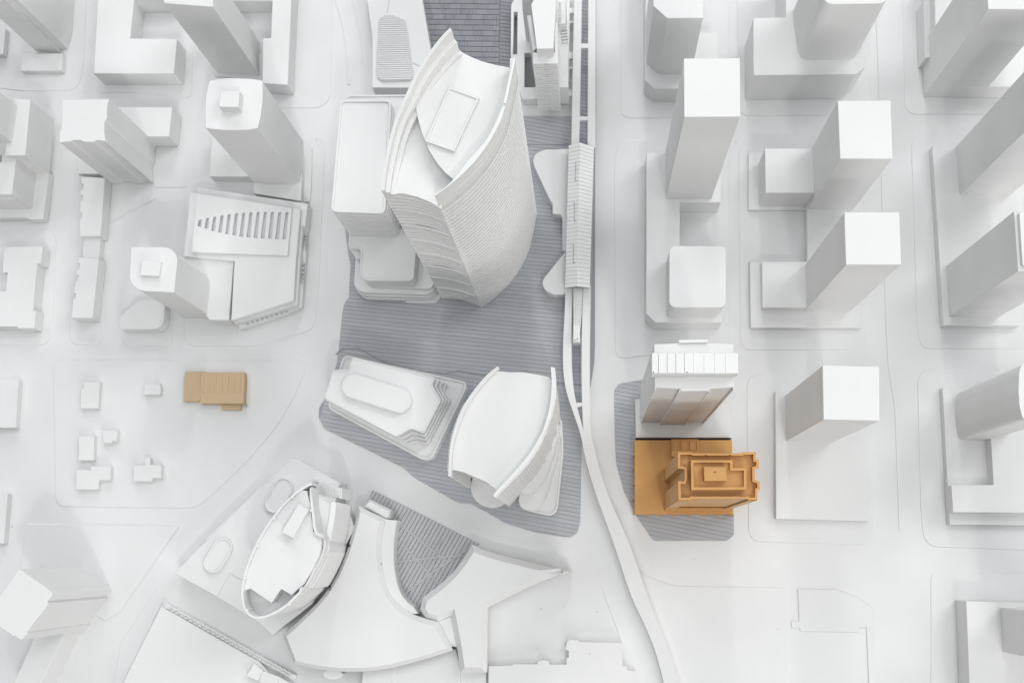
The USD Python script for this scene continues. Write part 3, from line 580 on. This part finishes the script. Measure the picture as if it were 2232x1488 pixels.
t = thing('stepped_tower', 'narrow white tower with many thin floor fins between the tiled square and the viaduct', cat, origin(W([(1115, -20), (1240, 215)], 0)))
POD = Polygon(fillet(W(c1(195, 60, 230, 0, 300, -60, 930, -60, 912, 1240, 330, 1240, 190, 730), .034), .006)).buffer(0)
h1 = Polygon(W(c1(228, 150, 275, 150, 270, 680, 218, 680), .034)); h2 = Polygon(W(c1(362, 662, 520, 662, 520, 1090, 362, 1090), .034))
part(t, 'podium', prism(POD.difference(h1).difference(h2), .0022, .034, .0006), WHITE)
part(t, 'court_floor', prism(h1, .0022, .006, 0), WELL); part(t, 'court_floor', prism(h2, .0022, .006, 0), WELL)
part(t, 'rear_slab', prism(W(c1(445, 60, 520, -80, 750, -80, 755, 100, 720, 608, 515, 612), .34), .034, .34, .0008), WHITE)
part(t, 'side_slab', prism(W(c1(392, 195, 450, 192, 512, 600, 470, 640), .30), .034, .30, .0008), WHITE)
fr = W(c1(468, 655, 740, 655, 742, 275, 775, 275, 780, 795, 655, 797, 640, 790, 600, 790, 590, 797, 470, 797), .30)
part(t, 'front_slab', prism(Polygon(ccw(fr)).buffer(-.0045), .034, .2995, 0), WHITE)
for k in range(22): part(t, 'floor_fin', prism(Polygon(ccw(fr)).buffer(0), .30 - .0070 - k * .0121, .30 - k * .0121, .0007), WHITE)
part(t, 'low_slab', prism(W(c1(745, 275, 870, 275, 905, 560, 910, 1090, 770, 1090, 745, 700), .13), .034, .13, .0008), WHITE)
for k in range(7): part(t, 'balcony', prism(W(c1(790, 20 + k * 30, 812, 20 + k * 30, 812, 34 + k * 30, 790, 34 + k * 30), .2), .034, .2, 0), WHITE)
for k in range(6): part(t, 'roof_louvre', prism(W(c1(818 + k * 3, 326 + k * 37, 893 + k * 3, 318 + k * 37, 893 + k * 3, 336 + k * 37, 818 + k * 3, 344 + k * 37), .138), .13, .138, .0006), WHITE)
part(t, 'east_slab', prism(W(c1(760, -80, 880, -80, 876, 300, 790, 300, 775, 200), .17), .034, .17, .0008), WHITE)
for k in range(6): part(t, 'corner_fin', prism(W(c1(330, -60 + k * 24, 525 - k * 18, -60 + k * 24, 520 - k * 18, -46 + k * 24, 335, -46 + k * 24), .26 - k * .01), .034, .26 - k * .012, .0004), WHITE)

# ================================================================== WEST SIDE blocks
t = thing('stepped_tower_block', 'grey sided white tower with stepped corner in the top left corner', cat, origin(W([(80, -10), (158, 115)], 0)))
g = [at(*q, .0026)[:2] for q in ((80.6, 114), (131.7, 115.6), (133, 108), (147.8, 107.5), (149, 99), (154.6, 86), (155.2, 80), (157.5, 71), (164, -30), (92, -30))]
part(t, 'body', prism([tuple(q) for q in g], .0026, .40), WHITE)
solo('small_block', block([(-40, 62), (12, 63), (6.7, 118.3), (-40, 118)], .0026, .0215), WHITE, 'tiny white block at the left edge beside the stepped corner tower', cat)
solo('low_block', block([(47, 117), (135.7, 117), (134.4, 154.6), (44.4, 154.6)], .0026, .0205), WHITE, 'small oblong white block below the stepped corner tower', cat)
t = thing('courtyard_block', 'white block wrapped round a courtyard near the top left', cat, origin(W([(204, 0), (400, 185)], 0)))
part(t, 'body', block([(219, -90), (204, 160), (203.5, 160.5), (379, 160.5), (385.8, 85.5), (283.6, 84), (292, 0), (390, 0), (392, -90)], .0026, .068), WHITE)
t = thing('slanted_tower', 'tall white tower with shaded front at the top edge between two courtyard wings', cat, origin(W([(472, 80), (571, 172)], 0)))
part(t, 'body', prism(W([(350, -75), (357.5, 7.5), (464.5, 15.6), (462, -70)], .367), .0026, .367, .0009), WHITE)
part(t, 'plinth', block([(470, 120), (468, 164), (570, 176), (576, 120)], .0026, .012), WHITE)
t = thing('courtyard_wing', 'white L shaped wing to the right of the tall tower at the top left', cat, origin(W([(572, 0), (640, 200)], 0)))
part(t, 'body', block([(500, -60), (640, -60), (635, 0), (627.2, 185.5), (571.5, 181.5), (573, 84), (590.5, 83.3), (593.8, 2), (500, 2)], .0026, .063), WHITE)
NT = [(135, 218), (238, 216.4), (234, 228), (233, 245), (233, 259), (227.5, 265), (227, 286), (229.8, 308.8), (219, 306), (209, 306), (203, 309.8), (181, 309.2), (177, 305), (159, 305.5), (152, 309), (129.5, 310.5), (130, 286), (134, 284.5), (136, 250)]
tower('notched_tower', 'white tower with nibbled wavy roof edges at the upper left', NT, .0026, .285, r=0, ch=.0005, smooth=False)
solo('low_block', block([(258, 233.8), (375, 233.8), (368.3, 298), (255, 298)], .0026, .067), WHITE, 'plain low white block to the right of the tower with nibbled roof edges', cat)
solo('low_block', block([(169, 345), (230, 352), (230, 379), (168.5, 379)], .0026, .03), WHITE, 'small grey white block in the shade below the tower with nibbled roof edges', cat)
t = thing('ledged_building', 'grey white building of stacked slabs with ledges at the left edge', cat, origin(W([(0, 217), (130, 490)], 0)))
part(t, 'base', block([(-40, 475), (54, 473), (66, 478.5), (94, 477.5), (106, 378), (60, 300), (-40, 300)], .0026, .028), WHITE)
part(t, 'rear_slab', block([(25, 214), (65.9, 217.7), (54.8, 339), (10, 339)], .028, .150), WHITE)
part(t, 'front_slab', block([(-40, 339.5), (36, 338.8), (25.5, 424), (-40, 424)], .028, .130), WHITE)
part(t, 'ledge', block([(-40, 428), (33, 428), (33, 434), (-40, 434)], .028, .106), WHITE)
part(t, 'side_tower', block([(-70, 190), (-14, 190), (-26, 272), (-80, 272)], .15, .26), WHITE)
part(t, 'vent', block([(-5, 338), (4, 338), (3, 353), (-6, 353)], .130, .1315), WELL)
# toothed terrace row
def toothed(px_top, px_bot, notches, z):
    (xa, ya), (xb, yb), (xc, yc), (xd, yd) = px_top + px_bot   # left-top, right-top, right-bottom, left-bottom
    pts = [(xb, yb), (xc, yc), (xd + 2, yd)]
    for y0, y1 in sorted(notches, reverse=True):
        x = lambda y: xd + (xa - xd) * (yd - y) / (yd - ya)
        pts += [(x(y1), y1), (x(y1) + 4.5, y1), (x(y0) + 4.5, y0), (x(y0), y0)]
    return block(pts + [(xa, ya)], .0026, z)
t = thing('terrace_row', 'row of two toothed white blocks joined by a lower link at the left', cat, origin(W([(155, 385), (230, 690)], 0)))
part(t, 'toothed_block', toothed([(177, 385), (228.6, 387.7)], [(219, 515), (172, 515)], [(401, 412), (425.5, 437), (463.5, 475)], .042), WHITE)
part(t, 'link', block([(182.5, 512), (219.5, 512), (215, 565), (178.5, 565)], .0026, .026), WHITE)
part(t, 'toothed_block', toothed([(171, 561), (215, 564)], [(201.6, 693), (153.5, 693)], [(574.5, 587), (600.5, 613), (640, 652)], .0435), WHITE)
t = thing('notched_block', 'low white block with notches and a small light well at the left edge', cat, origin(W([(-20, 537), (93, 716)], 0)))
part(t, 'body', block([(8, 538), (5.5, 594), (16, 594), (12, 635), (-40, 635), (-40, 711.5), (37.5, 711.5), (39, 715.5), (74, 715.5), (78, 676.5), (71, 676.5), (80.7, 574.5), (88.7, 574.5), (92.7, 537)], .0026, .0425), WHITE)
solo('low_block', block([(0 + 258, 697), (262, 690), (300, 655), (360, 650), (357.5, 697), (350, 713), (335, 717.5), (259, 717.5)], .0026, .0395, r=.008), WHITE, 'flat white block with one rounded corner below the tilted round cornered tower', cat)
# curved tower with penthouse
CT = spline(t2(215, 655, 320, 637, 430, 635, 540, 640, 632, 652), 8).tolist() + spline(t2(640, 660, 641, 750, 636, 850, 622, 950, 600, 1039), 8).tolist() + spline(t2(596, 1041, 500, 1055, 420, 1057, 300, 1053, 182, 1040), 8).tolist() + spline(t2(178, 1036, 174, 950, 176, 850, 186, 750, 208, 662), 8).tolist()
t = tower('bowed_tower', 'white tower with four bowed sides and a small cube on its roof', CT, .034, .385, r=0)
part(t, 'penthouse', prism(W(t2(300, 738, 455, 738, 445, 870, 285, 868), .412), .385, .412, .0009, .0015), WHITE)
t = thing('plinth_block', 'low white plinth at the foot of the tower with the small cube on its roof', cat, origin(W([(552, 300), (680, 440)], 0)))
part(t, 'body', block(m2(754, 100, 754, 265, 1138, 328, 1146, 100), .0026, .034), WHITE)
part(t, 'kerb_slab', block([(640, 316), (672, 316), (679.5, 320), (679, 380), (675.5, 440), (640, 440)], .0026, .008, r=.004), WHITE)
solo('low_block', block([(461, 300), (457, 384.8), (560, 384.8), (560, 300)], .0026, .042), WHITE, 'low grey white block tucked behind the tower with the small cube on its roof', cat)
# slotted hall
t = thing('slotted_hall', 'white hall with a tapering row of slots cut into its roof slab', cat, origin(W([(405, 415), (670, 715)], 0)))
KZ = .068
part(t, 'lowest_step', block(c7(590, 1430, 1060, 1275, 1205, 1212, 1245, 730, 1275, 215, 700, 500, 560, 900), .0026, .022), WHITE)
part(t, 'rear_terrace', block(c7(185, 40, 1265, 197, 1240, 420, 150, 330), .0026, .052), WHITE)
part(t, 'middle_step', block(c7(545, 1375, 1160, 1190, 1192, 748, 1228, 275, 700, 400, 540, 800), .0026, .046), WHITE)
part(t, 'deck', block(c7(115, 85, 180, 96, 1195, 250, 1150, 752, 1125, 1148, 513, 1347, 545, 762, 45, 715), .0026, KZ), WHITE)
slabp = Polygon(ccw(W(c7(180, 98, 1110, 240, 1066, 707, 122, 675), KZ + .012)))
wells = []
for k in range(13):
    x = 184 + k * 71.0; hgt = [60, 95, 135, 165, 190, 210, 228, 242, 252, 258, 262, 264, 262][k]; y0 = [358, 342, 328, 315, 304, 296, 290, 284, 280, 279, 278, 280, 283][k]
    dxs = -hgt * .085; wells.append(Polygon(W(c7(x + 12 - (4 if k == 0 else 0), y0, x + 40, y0 - 6 if k < 7 else y0 - 1, x + 40 + dxs, y0 + hgt + 8 - k * .5, x + 2 + dxs, y0 + hgt), KZ + .012)))
sp = slabp
for w_ in wells: sp = sp.difference(w_)
part(t, 'roof_slab', prism(sp, KZ, KZ + .012, .0004), WHITE)
for w_ in wells: part(t, 'slot_floor', prism(w_.buffer(.0004, join_style=2), KZ + .0003, KZ + .0012, 0), PALEBLUE, smooth=False)
for k in range(9): part(t, 'window', prism(W(c7(650 + k * 48, 1366 - k * 15, 672 + k * 48, 1359 - k * 15, 676 + k * 48, 1372 - k * 15, 654 + k * 48, 1379 - k * 15), .034), .022, .0225 + .003, 0), GUTTER)
for y0, y1, x in ((290, 435, 1232), (500, 640, 1238), (770, 990, 1206)):
    for k in range(5):
        ya = y0 + (y1 - y0) * k / 5; part(t, 'window', prism(W(c7(x - 4, ya, x + 22, ya + 4, x + 20, ya + (y1 - y0) / 9, x - 6, ya + (y1 - y0) / 9), .034), .022, .030, 0), GUTTER)
t = thing('pale_deck', 'thin pale slab between the tilted round cornered tower and the slotted hall', cat, origin(W([(400, 565), (508, 698)], 0)))
part(t, 'body', block(c7(40, 722, 540, 760, 490, 1342, 300, 1340, 60, 1000), .0026, .058), PALEBLUE if False else WHITE)
QT = m1(1062, 702, 1372, 700, 1440, 775, 1410, 1070, 1125, 1056, 1048, 985)
t = thing('rounded_tower', 'tilted white tower with rounded corners and a flat square cap next to the slotted hall', cat, origin(W(QT, .2755), .0026))
part(t, 'body', prism(fillet(W(QT, .2755), [.012, .012, .002, .012, .012, .003]), .0026, .2755, .0009), WHITE)
part(t, 'roof_cap', prism(W(m1(1150, 810, 1306, 816, 1287, 937, 1133, 931), .285), .2755, .285, .0008, .001), WHITE)
# small houses
HG = 'small houses'
for lab, px, z in (('small white house with a clipped corner, upper left of the house cluster', n1(680, 420, 808, 420, 795, 632, 650, 632, 655, 470, 678, 465), .017),
                   ('tiny white house standing alone left of the tan building', n1(1172, 430, 1295, 430, 1303, 470, 1300, 520, 1165, 520), .017),
                   ('oblong white house above the L shaped house in the house cluster', n1(640, 855, 765, 855, 755, 1052, 637, 1052, 640, 930, 634, 925), .018),
                   ('tiny stepped white house beside the oblong house', n1(828, 812, 955, 817, 945, 895, 905, 895, 905, 912, 838, 912, 838, 890, 826, 888), .018),
                   ('stepped white house of two joined boxes at the bottom of the house cluster', n1(735, 1100, 898, 1105, 893, 1213, 797, 1213, 795, 1288, 613, 1288, 618, 1130, 735, 1130), .018),
                   ('white house with a small rear stub, at the right of the house cluster', n1(1082, 1095, 1172, 1090, 1175, 1030, 1215, 1030, 1217, 1085, 1308, 1092, 1305, 1195, 1235, 1195, 1230, 1222, 1078, 1222), .0195)):
    solo('small_house', block(px, .0016, z), WHITE, lab, 'model house')
solo('low_block', block([(-40, 827), (40.3, 827), (33.6, 932), (-40, 932)], .0, .0215), WHITE, 'flat white block at the left edge level with the small houses', cat)
solo('low_block', block([(-40, 1075), (17, 1075), (8, 1184), (-40, 1184)], .0, .021), WHITE, 'sliver of a flat white block at the left edge below the small houses', cat)
# lower left tower
LT = b1(150, 580, 205, 618, 372, 732, 380, 742, 418, 776, 396, 812, 372, 840, 386, 854, 378, 866, 300, 968, 214, 1078, 222, 1092, 165, 1145, 118, 1112, 108, 1119, -120, 960)
tower('tilted_tower', 'white tower turned at an angle at the lower left with grooved grey sides', LT, .0, .2975, r=0, smooth=False)
t = thing('low_wing', 'narrow white wing running down from the tilted tower to the bottom edge', cat, origin(W([(30, 1370), (135, 1488)], 0)))
part(t, 'body', block(b1(270, 1135, 300, 1060, 560, 1010, 505, 1105, 270, 1600, 60, 1600), .0, .088), WHITE)

# ================================================================== lower left landmark: rhombic podium, boat shaped hall, sweeping roofs
t = thing('rhombic_podium', 'flat white rhombic podium with two oval rings under the boat shaped hall', cat, origin(W([(382, 1000), (760, 1400)], 0)))
DZ = .05
RB = b2(792, 245, 800, 262, 725, 300, 716, 306, 715, 316, 302, 712, 300, 738, 242, 788, 226, 792, 40, 1000, 375, 1188, 600, 1318, 720, 1395, 830, 1500, 1150, 1250, 1500, 640, 1380, 300, 1372, 264, 1045, 82, 975, 78)
part(t, 'body', block(RB, .0, DZ), WHITE)
part(t, 'upper_panel', block(b2(40, 1001, 242, 790, 300, 740, 715, 318, 800, 264, 980, 90, 1045, 90, 1370, 268, 1000, 900, 580, 1045, 487, 995, 380, 1186), DZ, DZ + .0035, ch=.0006), WHITE)
for (a, b, r_) in (((918, 305), (846, 432), 80), ((425, 795), (350, 915), 80)):
    o = LineString([at(*q, DZ + .0125)[:2] for q in b2(*a, *b)]).buffer(r_ * A * .001 * .985, quad_segs=12)
    part(t, 'oval_ring', prism(o.difference(o.buffer(-.0042)), DZ + .0034, DZ + .0125, .0012), WHITE)
    part(t, 'oval_floor', prism(o.buffer(-.0042), DZ + .0034, DZ + .0098, 0), WHITE)
part(t, 'entry_steps', block(b2(1172, 222, 1380, 280, 1362, 312, 1165, 250), .0, DZ + .014), WHITE)
for k in range(4): part(t, 'step', block(b2(1378 + k * 12, 262 + k * 3, 1388 + k * 12, 265 + k * 3, 1376 + k * 12, 318, 1366 + k * 12, 318), .0, DZ - .01 * k), WHITE)

t = thing('boat_hall', 'boat shaped white hall with raised rim, sunken roof and ribbed side', cat, origin(W(c5(110, 90, 1215, 1390), .2)))
EZ, ER = .268, .252
west = spline(c5(785, 92, 700, 132, 590, 216, 420, 402, 330, 530, 240, 690, 180, 830, 128, 990, 108, 1150, 120, 1260, 160, 1342, 225, 1388, 300, 1392, 420, 1352, 560, 1262, 640, 1185, 685, 1142), 44).tolist()
east = spline(c5(690, 1112, 725, 1085, 800, 960, 870, 830, 915, 700), 12).tolist()
lip_e = spline(c5(893, 600, 838, 568, 815, 450, 796, 300, 790, 160), 8).tolist()
hull = west + east + lip_e[0:1] + lip_e[1:]
HP = Polygon(ccw(W(hull, EZ))).buffer(0)
Hin = HP.buffer(-.0062)
part(t, 'hull', prism(HP.buffer(-.0016), .05, ER - .0302, 0), WHITE)
wline = LineString(W(west + east[:1], EZ)); zone = wline.buffer(.0046).union(LineString(W(lip_e[::1], EZ)).buffer(.0052))
part(t, 'rim', prism(HP.difference(Hin).intersection(zone).buffer(0), ER - .03, EZ, .0008), WHITE)
roofpx = c5(135, 1122, 200, 1102, 402, 1240, 492, 1106, 595, 1164, 640, 1120, 672, 1092, 690, 1078, 790, 920, 850, 800, 868, 740, 876, 660, 872, 610, 800, 560, 770, 300, 740, 170, 690, 165, 600, 230, 430, 425, 280, 670, 170, 940)
part(t, 'roof', prism(Polygon(ccw(W(roofpx, ER + .008))).intersection(HP.buffer(-.0040)).buffer(0), ER - .03, ER + .008, .0006), WHITE)
elip = np.array([at(x, y, .246)[:2] for x, y in spline(c5(893, 600, 905, 650, 905, 700, 862, 835, 790, 965, 715, 1090, 692, 1112), 20)])
part(t, 'lower_lip', prism(LineString([tuple(q) for q in elip]).buffer(.0022, cap_style=2), ER - .05, .246, .0006), WHITE)
part(t, 'roof_box', prism(W(c5(662, 296, 755, 350, 605, 622, 495, 565), ER + .026), ER + .008, ER + .026, .0008), WHITE)
for q in ((598, 232), (425, 432), (268, 692), (145, 1003), (783, 358), (570, 1250), (160, 1310)):
    part(t, 'rim_knob', prism(Point(*at(*c5(*q)[0], EZ)[:2]).buffer(.0032, quad_segs=5), ER - .03, EZ + .0012, .0005), WHITE)
TE = W(c5(850, 205, 992, 282, 982, 420, 952, 580, 918, 692, 880, 700, 850, 560), .205)
TP = Polygon(ccw(TE)).buffer(0)
part(t, 'side_terrace', rimmed(list(TP.exterior.coords)[:-1], .05, .202, .0025, .003), WHITE)
ridge = W(spline(c5(988, 285, 975, 440, 945, 590, 912, 700, 868, 835, 800, 960, 725, 1085, 690, 1112), 26).tolist(), .235)
RS = np.array([at(x, y, .205)[:2] for x, y in spline(c5(994, 284, 980, 440, 950, 590, 917, 700), 12)] + [at(x, y, .240)[:2] for x, y in spline(c5(900, 760, 808, 965, 735, 1088), 12)])
skin = LineString(RS).buffer(.004, cap_style=2)
for k in range(13): part(t, 'side_fin', prism(skin.buffer(.0016), .055 + k * .0122, .0615 + k * .0122, .0005), WHITE, smooth=40)
part(t, 'side_wall', prism(LineString(RS).buffer(.003, cap_style=2), .05, .2, 0), WHITE)
NF = np.array([at(*q, .16)[:2] for q in c5(850, 95, 1060, 150)]); 
part(t, 'north_wall', prism(W(c5(850, 95, 1060, 150, 1000, 290, 850, 208), .15), .05, .15, .0006), WHITE)
for k in range(16):
    u = k / 15; q = NF[0] + (NF[1] - NF[0]) * u; part(t, 'upright_fin', prism([tuple(q + [-.0012, -.02]), tuple(q + [.0012, -.02]), tuple(q + [.0012, .0014]), tuple(q + [-.0012, .0014])], .05, .152, 0), WHITE)
for q in ((1140, 694), (952, 1086), (962, 1110)):
    part(t, 'dark_fill', prism(Point(*at(*c5(*q)[0], .062)[:2]).buffer(.0022, quad_segs=3), .05, .062, 0), DARK)

def sloped(t, name, px, z0, z1, ins, drop, mat=WHITE):
    p = Polygon(ccw(W(px, z1 - drop))).buffer(0); part(t, name, prism(p, z0, z1, slope=(ins, drop)), mat, smooth=20)
t = thing('sweeping_roof', 'sweeping fan shaped white roof with sloped edges right of the boat shaped hall', cat, origin(W(b3(-270, 210, 990, 1400), .05)))
curveL = spline(b3(272, 208, 240, 350, 190, 520, 120, 690, 20, 850, -100, 980, -275, 1140), 14).tolist()
bottom = spline(b3(-197, 1345, 0, 1390, 200, 1405, 400, 1396, 600, 1355, 800, 1300, 955, 1248), 14).tolist()
outR = spline(b3(845, 1040, 740, 1018, 620, 965, 510, 860, 455, 720, 435, 560, 440, 420, 470, 302), 16).tolist()
sloped(t, 'roof', curveL + bottom + outR, .030, .066, .0085, .012)
innR = spline(b3(550, 310, 530, 450, 527, 600, 545, 740, 600, 875, 660, 930, 722, 955), 14).tolist()
sloped(t, 'lip', outR[::-1][0:13] + b3(700, 985) + innR[::-1][1:], .002, .0545, .0012, .0012)
sloped(t, 'end_block', b3(350, 160, 505, 235, 500, 295, 470, 305, 310, 212), .002, .050, .004, .006)
part(t, 'roof_mark', prism(Point(*at(*b3(434, 626)[0], .066)[:2]).buffer(.0014), .06, .0665, 0), WELL)
t = thing('winged_roof', 'pointed white roof with sloped edges and a long tail right of the slatted court', cat, origin(W(b3(720, 487, 1820, 1410), .05)))
top = spline(b3(1092, 486, 1200, 530, 1400, 585, 1600, 635, 1822, 681), 10).tolist(); low = spline(b3(1822, 683, 1640, 735, 1400, 845, 1207, 940), 10).tolist()
leftc = spline(b3(735, 872, 800, 820, 900, 740, 1000, 630, 1092, 486), 10).tolist()[:-1]
wing = top[:-1] + b3(1812, 681) + low[1:] + b3(1198, 1412, 1008, 1412, 985, 1240, 940, 1003, 845, 1045, 757, 1015, 716, 955) + leftc
sloped(t, 'roof', wing, .002, .064, .012, .016)
part(t, 'gusset', block(b3(845, 1045, 940, 1005, 985, 1245, 945, 1232), .002, .046), WHITE)
part(t, 'dark_fill', prism(W(b3(938, 1222, 972, 1226, 982, 1242, 940, 1240), .05), .002, .0505, 0), DARK)

# bottom plates
t = thing('toothed_plate', 'large flat white plate at the bottom left with a toothed edge', cat, origin(W([(265, 1321), (640, 1500)], 0)))
part(t, 'body', block(b1(1280, 880, 2060, 1322, 2300, 1600, 920, 1600), .0, .018), WHITE)
e0, e1 = at(*b1(1300, 882)[0], .010)[:2], at(*b6(1600, 800)[0], .010)[:2]; d = (e1 - e0) / np.linalg.norm(e1 - e0); nn = np.array([-d[1], d[0]])
L = np.linalg.norm(e1 - e0); part(t, 'edge_strip', prism([tuple(e0 - nn * .002), tuple(e1 - nn * .002), tuple(e1 + nn * .010), tuple(e0 + nn * .010)], .0, .0085, .0004), WHITE)
for k in range(27):
    u = .008 + k * (L - .016) / 27
    for o, w in ((.001, .0032), (.0062, .0032)):
        a = e0 + d * (u + (o > .004) * .005) + nn * o; part(t, 'edge_tooth', prism([tuple(a), tuple(a + d * .0062), tuple(a + d * .0062 + nn * w), tuple(a + nn * w)], .0085, .0135, .0005), WHITE)
part(t, 'roof_box', block(b6(1248, 655, 1325, 720, 1285, 812, 1183, 765), .018, .030), WHITE); part(t, 'roof_box', block(b6(1325, 722, 1470, 775, 1440, 880, 1290, 815), .018, .027), WHITE); part(t, 'roof_box', block(b6(1472, 777, 1600, 850, 1560, 960, 1440, 880), .018, .024), WHITE)
solo('oval_disc', prism(Point(*at(725, 1469, .035)[:2]).buffer(.0195, quad_segs=14).simplify(0) if False else affinity.scale(Point(*at(725, 1469, .035)[:2]).buffer(.0205, quad_segs=14), 1, .5), .0, .035, .0008), WHITE, 'small oval white disc under the lower edge of the fan shaped roof', 'model canopy')
solo('flat_plate', block(b3(300, 1370, 530, 1360, 525, 1600, 290, 1600), .0, .022), WHITE, 'narrow flat white plate below the fan shaped roof, right of the oval disc', cat)
solo('flat_plate', block(b3(528, 1355, 960, 1230, 975, 1240, 1005, 1370, 1012, 1600, 526, 1600), .0, .020), WHITE, 'wide flat white plate below the joint of the two sweeping roofs', cat)
solo('flat_plate', block(b3(1008, 1400, 1195, 1400, 1195, 1600, 1010, 1600), .0, .012), WHITE, 'short flat white plate below the tail of the pointed roof', cat)
solo('notched_plate', block(b4(-130, 1352, 60, 1346, 62, 1336, 255, 1336, 265, 1315, 300, 1302, 350, 1310, 357, 1338, 490, 1340, 490, 1285, 508, 1285, 508, 1230, 480, 1220, 498, 1152, 520, 1140, 580, 1143, 600, 1160, 920, 1165, 935, 1180, 935, 1350, 972, 1352, 975, 1385, 1030, 1390, 1050, 1410, 1056, 1640, -130, 1640), .0, .022), WHITE, 'flat white plate with notched outline at the bottom beside the viaduct', cat)

# specks of dust and paint chips lying on the model
specks = [(690, 305, 0, 1.5), (1206, 240, 0, 1.5), (1180, 1326, 0, 1.3), (1302, 1332, 0, 1.3), (1285, 1424, .022, 1.3), (27, 1147, 0, 1.1), (92, 1233, 0, 1.3), (1604, 311, 0, 1.0), (1513, 1218, 0, 1.0), (1695, 1370, 0, 1.0), (545, 1152, 0, .8), (1230, 1320, 0, .8), (1405, 730, 0, .8)]
solo('dust', join([prism(Point(*at(x, y, z)[:2]).buffer(r * .0008, quad_segs=2), z + .0002, z + .0027 if z == 0 else z + .0006, 0) for x, y, z, r in specks]), WELL, 'tiny dark specks of dust scattered over the white board', 'dust', kind='stuff')
